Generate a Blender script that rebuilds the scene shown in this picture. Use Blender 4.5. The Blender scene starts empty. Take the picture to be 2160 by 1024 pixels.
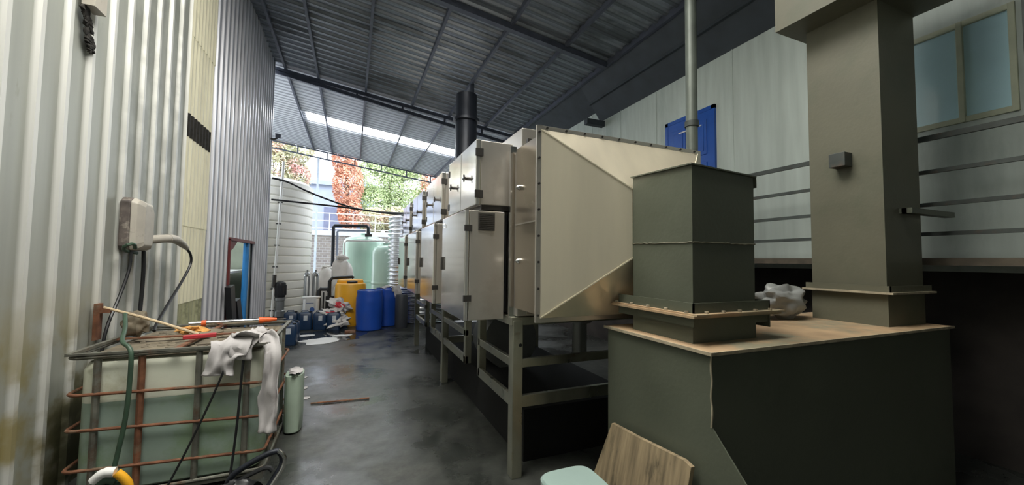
import bpy, bmesh, math, random
from mathutils import Vector, Matrix, noise
random.seed(7)
S = bpy.context.scene
C = bpy.context.collection

# ------------------------------------------------------------------ camera
YAW, PIT, ROL, FPX, H = .39395, .04792, .01192, 811.2, 1.65
F = Vector((math.sin(YAW)*math.cos(PIT), math.cos(YAW)*math.cos(PIT), math.sin(PIT)))
RT = Vector((math.cos(YAW), -math.sin(YAW), 0)); UP = RT.cross(F)
R2 = RT*math.cos(ROL)+UP*math.sin(ROL); U2 = -RT*math.sin(ROL)+UP*math.cos(ROL)
cam = bpy.data.objects.new('camera', bpy.data.cameras.new('camera')); C.objects.link(cam)
cam.data.sensor_fit = 'HORIZONTAL'; cam.data.sensor_width = 36; cam.data.lens = FPX/2160*36
cam.data.clip_start = .02; cam.data.clip_end = 300
M4 = Matrix((R2, U2, -F)).transposed().to_4x4(); M4.translation = Vector((0, 0, H))
cam.matrix_world = M4; S.camera = cam

# ------------------------------------------------------------------ world / exposure
w = bpy.data.worlds.new('world'); S.world = w; w.use_nodes = True
bg = w.node_tree.nodes['Background']
bg.inputs[0].default_value = (.86, .93, 1.0, 1); bg.inputs[1].default_value = 3.6
sun = bpy.data.objects.new('sun', bpy.data.lights.new('sun', 'SUN')); C.objects.link(sun)
sun.data.energy = 2.0; sun.data.angle = math.radians(25); sun.data.color = (1, .97, .92)
sun.rotation_euler = (math.radians(38), 0, math.radians(25))
vs = S.view_settings
S.display_settings.display_device = 'sRGB'
vs.view_transform = 'Standard'; vs.look = 'None'; vs.gamma = 1; vs.use_curve_mapping = False; vs.exposure = 0.2
NEAR_SKY = 13.0  # glow of the added panel over the near bay

# ------------------------------------------------------------------ materials
def mat(name, col, rough=.6, metal=0, var=.12, scale=4, stretch=(1, 1, 1), bump=0, bscale=None, dirt=None, dscale=2.5,
        damt=.5, dpos=.55, rvar=0, trans=0, emit=None, estr=0, aniso=False, spec=.5, detail=6, dstretch=None):
    m = bpy.data.materials.new(name); m.use_nodes = True
    nt = m.node_tree; N = nt.nodes; L = nt.links
    b = N['Principled BSDF']
    tc = N.new('ShaderNodeTexCoord'); mp = N.new('ShaderNodeMapping'); L.new(tc.outputs['Object'], mp.inputs[0])
    mp.inputs['Scale'].default_value = stretch
    nz = N.new('ShaderNodeTexNoise'); nz.inputs['Scale'].default_value = scale; nz.inputs['Detail'].default_value = detail
    L.new(mp.outputs[0], nz.inputs['Vector'])
    cr = N.new('ShaderNodeValToRGB'); L.new(nz.outputs[0], cr.inputs[0])
    cr.color_ramp.elements[0].position = .3; cr.color_ramp.elements[1].position = .7
    cr.color_ramp.elements[0].color = tuple(c*(1-var) for c in col)+(1,)
    cr.color_ramp.elements[1].color = tuple(min(1, c*(1+var)) for c in col)+(1,)
    out = cr.outputs[0]
    if dirt:
        n2 = N.new('ShaderNodeTexNoise'); n2.inputs['Scale'].default_value = dscale; n2.inputs['Detail'].default_value = 8
        n2.inputs['Roughness'].default_value = .65
        if dstretch:
            mp2 = N.new('ShaderNodeMapping'); L.new(tc.outputs['Object'], mp2.inputs[0]); mp2.inputs['Scale'].default_value = dstretch
            L.new(mp2.outputs[0], n2.inputs['Vector'])
        else: L.new(tc.outputs['Object'], n2.inputs['Vector'])
        c2 = N.new('ShaderNodeValToRGB'); L.new(n2.outputs[0], c2.inputs[0])
        c2.color_ramp.elements[0].position = dpos; c2.color_ramp.elements[0].color = (0, 0, 0, 1)
        c2.color_ramp.elements[1].position = dpos+.12; c2.color_ramp.elements[1].color = (damt, damt, damt, 1)
        mx = N.new('ShaderNodeMix'); mx.data_type = 'RGBA'
        L.new(c2.outputs[0], mx.inputs[0]); L.new(out, mx.inputs[6]); mx.inputs[7].default_value = tuple(dirt)+(1,)
        out = mx.outputs[2]
    L.new(out, b.inputs['Base Color'])
    b.inputs['Roughness'].default_value = rough; b.inputs['Metallic'].default_value = metal
    b.inputs['Specular IOR Level'].default_value = spec
    if rvar:
        mr = N.new('ShaderNodeMapRange'); L.new(nz.outputs[0], mr.inputs[0])
        mr.inputs[1].default_value = .35; mr.inputs[2].default_value = .65
        mr.inputs[3].default_value = max(.02, rough-rvar); mr.inputs[4].default_value = min(1, rough+rvar)
        L.new(mr.outputs[0], b.inputs['Roughness'])
    if trans: b.inputs['Transmission Weight'].default_value = trans
    if emit:
        b.inputs['Emission Color'].default_value = tuple(emit)+(1,); b.inputs['Emission Strength'].default_value = estr
    if bump:
        bn = N.new('ShaderNodeBump'); bn.inputs['Strength'].default_value = bump; bn.inputs['Distance'].default_value = .02
        if bscale:
            n3 = N.new('ShaderNodeTexNoise'); n3.inputs['Scale'].default_value = bscale; L.new(mp.outputs[0], n3.inputs['Vector']); L.new(n3.outputs[0], bn.inputs['Height'])
        else: L.new(nz.outputs[0], bn.inputs['Height'])
        L.new(bn.outputs[0], b.inputs['Normal'])
    return m

M = dict(
    wall=mat('galvanised_wall', (.37, .385, .345), .5, .15, .10, 1.5, (1, 6, .3), dirt=(.20, .20, .12), dscale=9, damt=.45, dpos=.62, dstretch=(1, 1, .25)),
    wallfar=mat('galvanised_wall_far', (.42, .43, .47), .38, .3, .10, 1.5, (1, 6, .3), dirt=(.22, .15, .10), dscale=3, damt=.4, dpos=.62, dstretch=(1, 3, .2)),
    fibre=mat('fibreglass_cream', (.70, .67, .50), .6, 0, .12, 2, (1, 6, .4), dirt=(.25, .25, .14), dscale=3, damt=.35, dpos=.6, dstretch=(1, 4, .5), emit=(.95, .88, .62), estr=.05),  # faint emission stands in for daylight coming through the sheet
    fibre_low=mat('fibreglass_mossy', (.42, .42, .26), .7, 0, .2, 4, (1, 4, .4), dirt=(.12, .13, .07), dscale=5, damt=.6, dpos=.5),
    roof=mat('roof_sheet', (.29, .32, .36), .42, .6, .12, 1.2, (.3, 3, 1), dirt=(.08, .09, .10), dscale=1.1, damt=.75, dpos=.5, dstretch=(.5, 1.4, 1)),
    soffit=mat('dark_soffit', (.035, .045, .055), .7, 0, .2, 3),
    steelbeam=mat('painted_beam', (.07, .08, .11), .5, .2, .2, 5),
    white_wall=mat('white_panel_wall', (.47, .53, .49), .65, 0, .10, 2, (1, 5, .5), dirt=(.25, .30, .28), dscale=1.4, damt=.4, dpos=.55, dstretch=(1, 1, .3)),
    back=mat('back_wall', (.26, .28, .27), .8),
    floor=None,
    stain=mat('brushed_stainless', (.74, .70, .64), .36, .88, .05, 1.6, (1, 1, 1), rvar=.05, dirt=(.45, .40, .34), dscale=1.5, damt=.35, dpos=.5),
    stain_dark=mat('dull_brown_stainless', (.52, .46, .38), .32, .95, .12, 1.2, (1, 1, .35), rvar=.08),
    mirror=mat('bright_stainless', (.82, .80, .76), .14, .9, .04, 1.5, rvar=.04),
    cream=mat('film_covered_stainless', (.90, .82, .64), .36, .55, .06, 2, (3, 3, .4), rvar=.06),
    stand=mat('stand_stainless', (.42, .42, .34), .36, .85, .2, 5, (1, 1, .5), rvar=.1, dirt=(.25, .15, .08), dscale=7, damt=.5, dpos=.6),
    hinge=mat('hinge_dark', (.09, .085, .08), .4, .7),
    chrome=mat('chrome', (.75, .75, .75), .15, 1, .02),
    black=mat('black_plastic', (.015, .016, .018), .4, 0, .2),
    blacksteel=mat('black_steel_pipe', (.02, .024, .034), .4, .3, .3, 3),
    green=mat('green_grey_paint', (.092, .102, .074), .5, .0, .14, 1.8, rvar=.06, dirt=(.07, .085, .055), dscale=2.2, damt=.55, dpos=.55, bump=.05, bscale=40),
    green_col=mat('green_grey_paint_column', (.125, .122, .085), .55, 0, .12, 1.5, rvar=.06, dirt=(.09, .10, .065), dscale=1.8, damt=.5, dpos=.5, bump=.05, bscale=40),
    dust=mat('dusty_rusty_top', (.42, .29, .17), .85, 0, .25, 4, dirt=(.20, .22, .16), dscale=2.3, damt=.7, dpos=.5),
    edge=mat('chipped_edge', (.36, .31, .22), .7, 0, .3, 14),
    blue_door=mat('blue_door', (.01, .075, .36), .35, 0, .1, 5),
    rail=mat('rail_steel', (.055, .065, .06), .55, .1, .3, 6, dirt=(.13, .08, .05), dscale=8, damt=.5, dpos=.55),
    glass=mat('window_glass', (.52, .76, .84), .12, 0, .12, 1.2, spec=.9),
    frame=mat('window_frame', (.46, .49, .36), .5),
    ibc=mat('ibc_plastic', (.68, .70, .58), .38, 0, .10, 4, dirt=(.33, .31, .14), dscale=3.4, damt=.45, dpos=.55, trans=0.0),
    liquid=mat('ibc_liquid', (.33, .43, .37), .35, 0, .14, 3, dirt=(.22, .33, .16), dscale=2.2, damt=.6, dpos=.5),
    ibctop=mat('ibc_dirty_top', (.20, .17, .12), .85, 0, .35, 7, dirt=(.08, .07, .05), dscale=5, damt=.6, dpos=.5, bump=.3),
    rust=mat('rusty_tube', (.20, .085, .045), .75, .2, .4, 12, dirt=(.22, .20, .14), dscale=9, damt=.6, dpos=.52),
    galv=mat('galvanised_tube', (.20, .20, .17), .55, .5, .35, 9, dirt=(.14, .07, .035), dscale=6, damt=.7, dpos=.55),
    hose_green=mat('green_hose', (.045, .085, .055), .45, 0, .2, 9),
    rag=mat('rag', (.48, .46, .46), .9, 0, .15, 9, dirt=(.22, .19, .17), dscale=8, damt=.5, dpos=.58),
    red=mat('red_plastic', (.42, .03, .04), .5),
    orange=mat('orange_plastic', (.75, .13, .03), .45),
    yellowglove=mat('orange_glove', (.60, .30, .08), .8, 0, .2, 9),
    wood=mat('bamboo', (.58, .46, .30), .6, 0, .15, 9),
    board=mat('old_board', (.24, .185, .11), .8, 0, .35, 4, (1, 9, .7), dirt=(.06, .05, .03), dscale=3.2, damt=.8, dpos=.55, bump=.3, dstretch=(1, 3.5, 1)),
    stool=mat('stool_plastic', (.30, .40, .37), .35, 0, .05),
    beige=mat('beige_plastic', (.46, .43, .37), .5, 0, .08, 9, dirt=(.13, .11, .09), dscale=8, damt=.5, dpos=.6),
    whiteplast=mat('white_plastic', (.80, .80, .78), .4, 0, .04),
    whiteribbed=mat('white_tank_plastic', (.80, .78, .72), .5, 0, .05, 2),
    pegreen=mat('pale_green_tank', (.50, .68, .58), .22, 0, .08, 1.5, (2, 2, .4)),
    yellow=mat('yellow_tank', (.85, .42, .02), .4, 0, .05),
    blue=mat('blue_barrel', (.015, .075, .42), .3, 0, .08),
    navy=mat('navy_can', (.010, .035, .09), .35, 0, .1),
    label=mat('paper_label', (.55, .58, .62), .7, 0, .2, 60),
    bluprint=mat('blue_print', (.05, .12, .35), .6),
    redprint=mat('red_print', (.65, .05, .07), .6),
    corr=mat('corrugated_stainless', (.72, .73, .76), .22, 1, .05),
    pump=mat('pump_metal', (.30, .31, .31), .4, .7),
    brick=None,
    coping=mat('coping', (.72, .74, .78), .7),
    bluegrey=mat('blue_grey_building', (.36, .41, .54), .7, 0, .08, 2),
    bglass=mat('building_window', (.17, .19, .30), .3),
    bark=mat('bark', (.14, .11, .09), .9, 0, .3, 9),
    leafred=mat('red_leaves', (.76, .40, .28), .7, 0, .35, 1.6),
    leafgreen=mat('green_leaves', (.48, .58, .31), .7, 0, .35, 1.4),
    leafmix=mat('mixed_leaves', (.50, .51, .32), .7, 0, .3, 1.4, dirt=(.75, .42, .40), dscale=.9, damt=.9, dpos=.5),
    sackwhite=mat('white_woven', (.68, .65, .62), .85, 0, .06, 9, bump=.1),
    inner=mat('inner_room', (.33, .36, .28), .8),
    bluepost=mat('blue_post', (.03, .22, .55), .5),
    darkred=mat('dark_red', (.16, .03, .03), .7),
    concrete=mat('concrete', (.30, .30, .28), .8, 0, .2, 5),
    skyl=mat('skylight_sheet', (.9, .93, .95), .5, 0, .02, emit=(.93, .97, 1.0), estr=15),
    skyl_near=mat('skylight_sheet_front', (.9, .93, .95), .5, 0, .02, emit=(1.0, .97, .90), estr=NEAR_SKY),
    water=mat('puddle', (.03, .035, .04), .04, 0, .1, spec=1.0),
    soot=mat('soot', (.02, .018, .015), .9, 0, .4, 20),
)

def floor_mat():
    m = bpy.data.materials.new('wet_concrete_floor'); m.use_nodes = True; N = m.node_tree.nodes; L = m.node_tree.links
    b = N['Principled BSDF']; tc = N.new('ShaderNodeTexCoord')
    n1 = N.new('ShaderNodeTexNoise'); n1.inputs['Scale'].default_value = .9; n1.inputs['Detail'].default_value = 9; n1.inputs['Roughness'].default_value = .62
    n2 = N.new('ShaderNodeTexNoise'); n2.inputs['Scale'].default_value = 7; n2.inputs['Detail'].default_value = 8; n2.inputs['Roughness'].default_value = .7
    for n in (n1, n2): L.new(tc.outputs['Object'], n.inputs['Vector'])
    c1 = N.new('ShaderNodeValToRGB'); L.new(n1.outputs[0], c1.inputs[0])
    e = c1.color_ramp.elements; e[0].position = .36; e[0].color = (.024, .028, .026, 1); e[1].position = .66; e[1].color = (.085, .088, .080, 1)
    c2 = N.new('ShaderNodeValToRGB'); L.new(n2.outputs[0], c2.inputs[0])
    e = c2.color_ramp.elements; e[0].position = .35; e[0].color = (.55, .55, .55, 1); e[1].position = .72; e[1].color = (1.35, 1.35, 1.3, 1)
    mx = N.new('ShaderNodeMix'); mx.data_type = 'RGBA'; mx.blend_type = 'MULTIPLY'; mx.inputs[0].default_value = 1
    L.new(c1.outputs[0], mx.inputs[6]); L.new(c2.outputs[0], mx.inputs[7]); L.new(mx.outputs[2], b.inputs['Base Color'])
    mr = N.new('ShaderNodeMapRange'); L.new(n1.outputs[0], mr.inputs[0]); mr.inputs[1].default_value = .38; mr.inputs[2].default_value = .58
    mr.inputs[3].default_value = .16; mr.inputs[4].default_value = .5; L.new(mr.outputs[0], b.inputs['Roughness'])
    bn = N.new('ShaderNodeBump'); bn.inputs['Strength'].default_value = .25; bn.inputs['Distance'].default_value = .01
    L.new(n2.outputs[0], bn.inputs['Height']); L.new(bn.outputs[0], b.inputs['Normal'])
    return m
M['floor'] = floor_mat()
def add_stain(m, col, y0, y1, ztop, amt):
    N = m.node_tree.nodes; L = m.node_tree.links; b = N['Principled BSDF']; src = b.inputs['Base Color'].links[0].from_socket
    g = N.new('ShaderNodeNewGeometry'); sp = N.new('ShaderNodeSeparateXYZ'); L.new(g.outputs['Position'], sp.inputs[0])
    nz = N.new('ShaderNodeTexNoise'); nz.inputs['Scale'].default_value = 3.5; nz.inputs['Detail'].default_value = 7; L.new(g.outputs['Position'], nz.inputs['Vector'])
    def mr(s, a, b_, c, d):
        n = N.new('ShaderNodeMapRange'); L.new(s, n.inputs[0]); n.inputs[1].default_value = a; n.inputs[2].default_value = b_; n.inputs[3].default_value = c; n.inputs[4].default_value = d; n.interpolation_type = 'SMOOTHSTEP'; return n.outputs[0]
    def mul(a, b_):
        n = N.new('ShaderNodeMath'); n.operation = 'MULTIPLY'; L.new(a, n.inputs[0]); L.new(b_, n.inputs[1]); return n.outputs[0]
    k = mul(mul(mr(sp.outputs[2], ztop*.35, ztop, 1, 0), mr(sp.outputs[1], y0, y0+.5, 0, 1)), mul(mr(sp.outputs[1], y1-.4, y1, 1, 0), mr(nz.outputs[0], .38, .62, 0, amt)))
    mx = N.new('ShaderNodeMix'); mx.data_type = 'RGBA'; L.new(k, mx.inputs[0]); L.new(src, mx.inputs[6]); mx.inputs[7].default_value = tuple(col)+(1,)
    L.new(mx.outputs[2], b.inputs['Base Color'])
def ridges(m, ph, p, half, col, amt):  # paints light and shade of sheet ribs as base colour stripes
    N = m.node_tree.nodes; L = m.node_tree.links; b = N['Principled BSDF']; src = b.inputs['Base Color'].links[0].from_socket
    g = N.new('ShaderNodeNewGeometry'); sp = N.new('ShaderNodeSeparateXYZ'); L.new(g.outputs['Position'], sp.inputs[0])
    def mth(op, a, v):
        n = N.new('ShaderNodeMath'); n.operation = op; L.new(a, n.inputs[0])
        if v is not None: n.inputs[1].default_value = v
        return n.outputs[0]
    k = mth('ABSOLUTE', mth('SUBTRACT', mth('FRACT', mth('ADD', mth('DIVIDE', mth('SUBTRACT', sp.outputs[1], ph), p), 20.5), None), .5), None)
    n = N.new('ShaderNodeMapRange'); L.new(k, n.inputs[0]); n.inputs[1].default_value = half/p*.8; n.inputs[2].default_value = half/p*1.15; n.inputs[3].default_value = amt; n.inputs[4].default_value = 0
    mx = N.new('ShaderNodeMix'); mx.data_type = 'RGBA'; L.new(n.outputs[0], mx.inputs[0]); L.new(src, mx.inputs[6]); mx.inputs[7].default_value = tuple(col)+(1,)
    L.new(mx.outputs[2], b.inputs['Base Color'])
ridges(M['wall'], 3.035, .253, .032, (.80, .80, .76), .75)  # pale stripes: light caught by the wall ribs, painted in
ridges(M['wallfar'], 6.5, .21, .028, (.84, .84, .88), .8)  # same painted rib light on the far wall
add_stain(M['wall'], (.30, .24, .07), 2.6, 4.3, 1.7, .85)
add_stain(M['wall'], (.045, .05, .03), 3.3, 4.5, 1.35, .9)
add_stain(M['wall'], (.11, .12, .10), 4.0, 5.7, 30, .35)
def brick_mat():
    m = bpy.data.materials.new('brick_wall'); m.use_nodes = True; N = m.node_tree.nodes; L = m.node_tree.links
    b = N['Principled BSDF']; tc = N.new('ShaderNodeTexCoord'); mp = N.new('ShaderNodeMapping'); mp.inputs['Rotation'].default_value = (math.pi/2, 0, 0)
    bt = N.new('ShaderNodeTexBrick'); L.new(tc.outputs['Object'], mp.inputs[0]); L.new(mp.outputs[0], bt.inputs[0])
    bt.inputs['Scale'].default_value = 2.2; bt.inputs['Color1'].default_value = (.34, .30, .27, 1); bt.inputs['Color2'].default_value = (.25, .22, .21, 1)
    bt.inputs['Mortar'].default_value = (.45, .45, .44, 1); L.new(bt.outputs[0], b.inputs['Base Color']); b.inputs['Roughness'].default_value = .9
    return m
M['brick'] = brick_mat()

# ------------------------------------------------------------------ mesh builder
class MB:
    def __init__(s): s.v = []; s.f = []; s.sm = []
    def add(s, vs, fs, smooth=False):
        o = len(s.v); s.v += [Vector(v) for v in vs]; s.f += [[o+i for i in f] for f in fs]; s.sm += [smooth]*len(fs); return s
    def box(s, x0, x1, y0, y1, z0, z1):
        return s.add([(x, y, z) for x in (x0, x1) for y in (y0, y1) for z in (z0, z1)],
                     [(0, 1, 3, 2), (4, 6, 7, 5), (0, 4, 5, 1), (2, 3, 7, 6), (0, 2, 6, 4), (1, 5, 7, 3)])
    def bar(s, a, b, wx, wy=None, up=(0, 0, 1)):
        a = Vector(a); b = Vector(b); wy = wy or wx; d = (b-a).normalized(); u = Vector(up)
        if abs(d.dot(u)) > .95: u = Vector((1, 0, 0))
        p = d.cross(u).normalized(); q = p.cross(d).normalized()
        vs = [e+p*i*wx/2+q*j*wy/2 for e in (a, b) for i, j in ((-1, -1), (1, -1), (1, 1), (-1, 1))]
        return s.add(vs, [(3, 2, 1, 0), (4, 5, 6, 7), (0, 1, 5, 4), (1, 2, 6, 5), (2, 3, 7, 6), (3, 0, 4, 7)])
    def tube(s, pts, r, seg=10, closed=False, smoothpath=0):
        pts = [Vector(p) for p in pts]
        if smoothpath:
            for _ in range(smoothpath):
                q = [pts[0]]
                for i in range(len(pts)-1):
                    q += [pts[i]*.75+pts[i+1]*.25, pts[i]*.25+pts[i+1]*.75]
                pts = q+[pts[-1]]
        n = len(pts); rr = r if isinstance(r, (list, tuple)) else [r]*n
        if len(rr) != n: rr = [rr[min(len(rr)-1, int(i*len(rr)/n))] for i in range(n)]
        vs = []; prev = None
        for i in range(n):
            d = (pts[min(i+1, n-1)]-pts[max(i-1, 0)]).normalized()
            if prev is None:
                u = Vector((0, 0, 1)) if abs(d.z) < .9 else Vector((1, 0, 0)); p = d.cross(u).normalized()
            else: p = (prev-d*prev.dot(d)).normalized()
            prev = p; q = d.cross(p)
            vs += [pts[i]+(p*math.cos(t)+q*math.sin(t))*rr[i] for t in [2*math.pi*k/seg for k in range(seg)]]
        fs = [(i*seg+k, i*seg+(k+1) % seg, (i+1)*seg+(k+1) % seg, (i+1)*seg+k) for i in range(n-1) for k in range(seg)]
        s.add(vs, fs, True); o = len(s.v)-len(vs)
        s.f += [[o+k for k in range(seg)][::-1], [o+(n-1)*seg+k for k in range(seg)]]; s.sm += [False, False]
        return s
    def lathe(s, prof, c, seg=32, sx=1, sy=1, smooth=True, power=None):
        vs = []
        for r, z in prof:
            for k in range(seg):
                t = 2*math.pi*k/seg; a, b = math.cos(t), math.sin(t)
                if power:
                    a = math.copysign(abs(a)**power, a); b = math.copysign(abs(b)**power, b)
                vs.append((c[0]+r*a*sx, c[1]+r*b*sy, c[2]+z))
        fs = [(i*seg+k, i*seg+(k+1) % seg, (i+1)*seg+(k+1) % seg, (i+1)*seg+k) for i in range(len(prof)-1) for k in range(seg)]
        s.add(vs, fs, smooth); o = len(s.v)-len(vs)
        s.f += [[o+k for k in range(seg)][::-1], [o+(len(prof)-1)*seg+k for k in range(seg)]]; s.sm += [False, False]
        return s
    def cyl(s, a, b, r, seg=16): return s.tube([a, b], r, seg)
    def prism(s, poly, axis, a, b):
        n = len(poly)
        def mk(p, t): return {'x': (t, p[0], p[1]), 'y': (p[0], t, p[1]), 'z': (p[0], p[1], t)}[axis]
        return s.add([mk(p, a) for p in poly]+[mk(p, b) for p in poly],
                     [tuple(range(n))[::-1], tuple(range(n, 2*n))]+[(i, (i+1) % n, n+(i+1) % n, n+i) for i in range(n)])
    def blob(s, c, r, seed=0, amp=.25, freq=2.5, nu=20, nv=12):
        vs = []; c = Vector(c)
        for j in range(nv+1):
            ph = math.pi*j/nv
            for i in range(nu):
                t = 2*math.pi*i/nu; d = Vector((math.sin(ph)*math.cos(t), math.sin(ph)*math.sin(t), math.cos(ph)))
                k = 1+amp*noise.noise(d*freq+Vector((seed, seed*2, 0)))*1.6
                vs.append(c+Vector((d.x*r[0], d.y*r[1], d.z*r[2]))*k)
        return s.add(vs, [(j*nu+i, (j+1)*nu+i, (j+1)*nu+(i+1) % nu, j*nu+(i+1) % nu) for j in range(nv) for i in range(nu)], True)
    def build(s, name, m, parent=None, org=None, bevel=0, seg=2):
        if parent is not None:
            o0 = parent['_o'] if '_o' in parent else (0, 0, 0)
        elif org: o0 = org
        else:
            xs = [v.x for v in s.v]; ys = [v.y for v in s.v]; zs = [v.z for v in s.v]
            o0 = ((min(xs)+max(xs))/2, (min(ys)+max(ys))/2, min(zs))
        o0 = Vector(o0); me = bpy.data.meshes.new(name)
        me.from_pydata([v-o0 for v in s.v], [], s.f)
        bm = bmesh.new(); bm.from_mesh(me); bmesh.ops.remove_doubles(bm, verts=bm.verts, dist=1e-5)
        bmesh.ops.recalc_face_normals(bm, faces=bm.faces) if len(s.f) < 20000 else None
        bm.to_mesh(me); bm.free()
        if any(s.sm):
            me.polygons.foreach_set('use_smooth', [True]*len(me.polygons))
            try: me.set_sharp_from_angle(angle=math.radians(40))
            except Exception: pass
        me.materials.append(m if not isinstance(m, str) else M[m])
        ob = bpy.data.objects.new(name, me); C.objects.link(ob)
        if parent is not None: ob.parent = parent
        else: ob.location = o0
        ob['_o'] = tuple(o0)
        if bevel:
            md = ob.modifiers.new('bevel', 'BEVEL'); md.width = bevel; md.segments = seg; md.limit_method = 'ANGLE'; md.angle_limit = math.radians(40)
        return ob
def tag(o, label, cat, group=None, kind=None):
    o['label'] = label; o['category'] = cat
    if group: o['group'] = group
    if kind: o['kind'] = kind
    return o
def thing(name, label, cat, loc, group=None):
    o = bpy.data.objects.new(name, None); C.objects.link(o); o.location = loc; o['_o'] = tuple(loc); o.empty_display_size = .1
    return tag(o, label, cat, group)
def struct(o): o['kind'] = 'structure'; return o
def dup(root, delta, label):
    def cp(o, par):
        c = o.copy(); C.objects.link(c)
        if par: c.parent = par
        for ch in list(o.children): cp(ch, c)
        return c
    r = cp(root, None); r.location = Vector(root.location)+Vector(delta); r['label'] = label; return r

# ------------------------------------------------------------------ setting
WX = -1.85
def roofz(x): return 6.123-.1324*x
def corr_y(mb, y0, y1, p, d, tw, bw, fn, a, b, ph=0):
    """trapezoid corrugation along y; fn(y, h, t) -> point; t in (a,b)"""
    ys = [(y0, 0)]; k = math.floor((y0-ph)/p)
    while True:
        c = ph+k*p; k += 1
        if c-bw/2 > y1: break
        for yy, hh in ((c-bw/2, 0), (c-tw/2, d), (c+tw/2, d), (c+bw/2, 0)):
            if y0 < yy < y1: ys.append((yy, hh))
    ys.append((y1, 0)); n = len(ys)
    vs = [fn(y, h, a) for y, h in ys]+[fn(y, h, b) for y, h in ys]
    mb.add(vs, [(i, i+1, n+i+1, n+i) for i in range(n-1)])
wf = lambda y, h, t: (WX+h, y, t)
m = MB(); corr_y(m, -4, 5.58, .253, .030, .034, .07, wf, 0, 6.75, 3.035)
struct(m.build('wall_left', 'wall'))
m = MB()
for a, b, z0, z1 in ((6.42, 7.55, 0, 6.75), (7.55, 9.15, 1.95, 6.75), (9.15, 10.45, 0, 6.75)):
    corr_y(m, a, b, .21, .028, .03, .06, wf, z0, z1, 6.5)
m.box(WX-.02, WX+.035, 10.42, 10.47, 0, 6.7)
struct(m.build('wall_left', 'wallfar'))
# outside skin so daylight does not pass behind
m = MB(); m.box(WX-.10, WX-.05, -4, 5.5, 0, 6.5); m.box(WX-.10, WX-.05, 6.45, 7.5, 0, 6.5); m.box(WX-.10, WX-.05, 9.2, 10.42, 0, 6.5); m.box(WX-.10, WX-.05, 7.5, 9.2, 1.98, 6.5)
struct(m.build('wall_left', 'back'))
# translucent sheets: overlapping pieces
for z0, z1, mt, dx in ((4.30, 6.5, 'fibre', .02), (2.02, 4.34, 'fibre', .012), (1.10, 2.05, 'fibre', .004), (0, 1.13, 'fibre_low', -.004)):
    m = MB(); corr_y(m, 5.58, 6.42, .105, .018, .03, .075, lambda y, h, t, dx=dx: (WX+h-.01+dx, y, t), z0, z1, 5.65)
    o = struct(m.build('wall_left', mt))
m = MB()
corr_y(m, 5.60, 6.40, .105, .018, .03, .075, lambda y, h, t: (WX+h+.006, y, t-.0*(y-5.6)), 3.08, 3.36, 5.65)
tag(m.build('soot_stain', 'soot'), 'dark soot band across the cream translucent wall sheet', 'stain')

# floor, back, right
m = MB(); m.box(-14, 16, -5, 45, -.1, 0); struct(m.build('floor', 'floor', org=(0, 0, 0)))
m = MB(); m.box(-2, 5.1, -4.1, -4, 0, 7); struct(m.build('wall_back', 'back'))
m = MB()
ww = [(-4, 1.255), (2.36, 12)]
for y0, y1 in ww: m.box(5.0, 5.1, y0, y1, 1.6, 6)
m.box(5.0, 5.1, 1.255, 2.36, 1.6, 2.93); m.box(5.0, 5.1, 1.255, 2.36, 3.85, 6)
for y in (-1.2, -.2, .8, 2.8, 3.8, 5.3, 6.3, 7.3): m.box(4.994, 5.0, y, y+.012, 1.7, 5.5)
struct(m.build('wall_right', 'white_wall'))
m = MB(); m.box(5.0, 5.1, -4, 12, 0, 1.6); struct(m.build('wall_right', mat('dark_lower_wall', (.03, .025, .022), .9, 0, .5, 3)))  # shade under the walkway painted as a near-black wall tone
m = MB(); m.box(5.12, 5.16, 1.2, 2.4, 2.9, 3.9); struct(m.build('wall_right', 'back'))
# window
m = MB()
m.box(4.985, 5.03, 1.255, 2.36, 2.93, 2.98); m.box(4.985, 5.03, 1.255, 2.36, 3.80, 3.85)
for y in (1.255, 1.555, 2.32): m.box(4.98, 5.03, y, y+.04, 2.93, 3.85)
wnd = struct(m.build('window_1', 'frame', bevel=.004))
m = MB(); m.box(5.01, 5.016, 1.29, 1.56, 2.97, 3.81); m.build('window_pane', 'glass', wnd)
m = MB(); m.box(5.012, 5.018, 1.59, 2.33, 2.97, 3.81); m.build('window_pane', 'glass', wnd)
# blue door
m = MB(); m.box(4.96, 5.0, 4.08, 4.14, 1.71, 4.05); m.box(4.96, 5.0, 5.0, 5.06, 1.71, 4.05); m.box(4.96, 5.0, 4.08, 5.06, 3.99, 4.05)
m.box(4.965, 4.998, 4.14, 5.0, 1.71, 3.99)
dr = struct(m.build('door_1', 'blue_door'))
m = MB()
for y0, y1 in ((4.22, 4.52), (4.62, 4.92)):
    for z0, z1 in ((1.85, 2.5), (2.62, 3.2), (3.32, 3.86)):
        m.box(4.953, 4.966, y0, y1, z0, z1); m.box(4.945, 4.955, y0+.05, y1-.05, z0+.06, z1-.06)
m.build('door_panel', 'blue_door', dr, bevel=.006)
m = MB(); m.cyl((4.965, 4.2, 2.75), (4.90, 4.2, 2.75), .02); m.cyl((4.905, 4.2, 2.75), (4.905, 4.32, 2.75), .012); m.build('door_handle', 'chrome', dr)
m = MB(); m.box(4.94, 4.955, 4.3, 4.75, 3.78, 3.80); m.build('door_sticker', 'label', dr)

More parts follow.
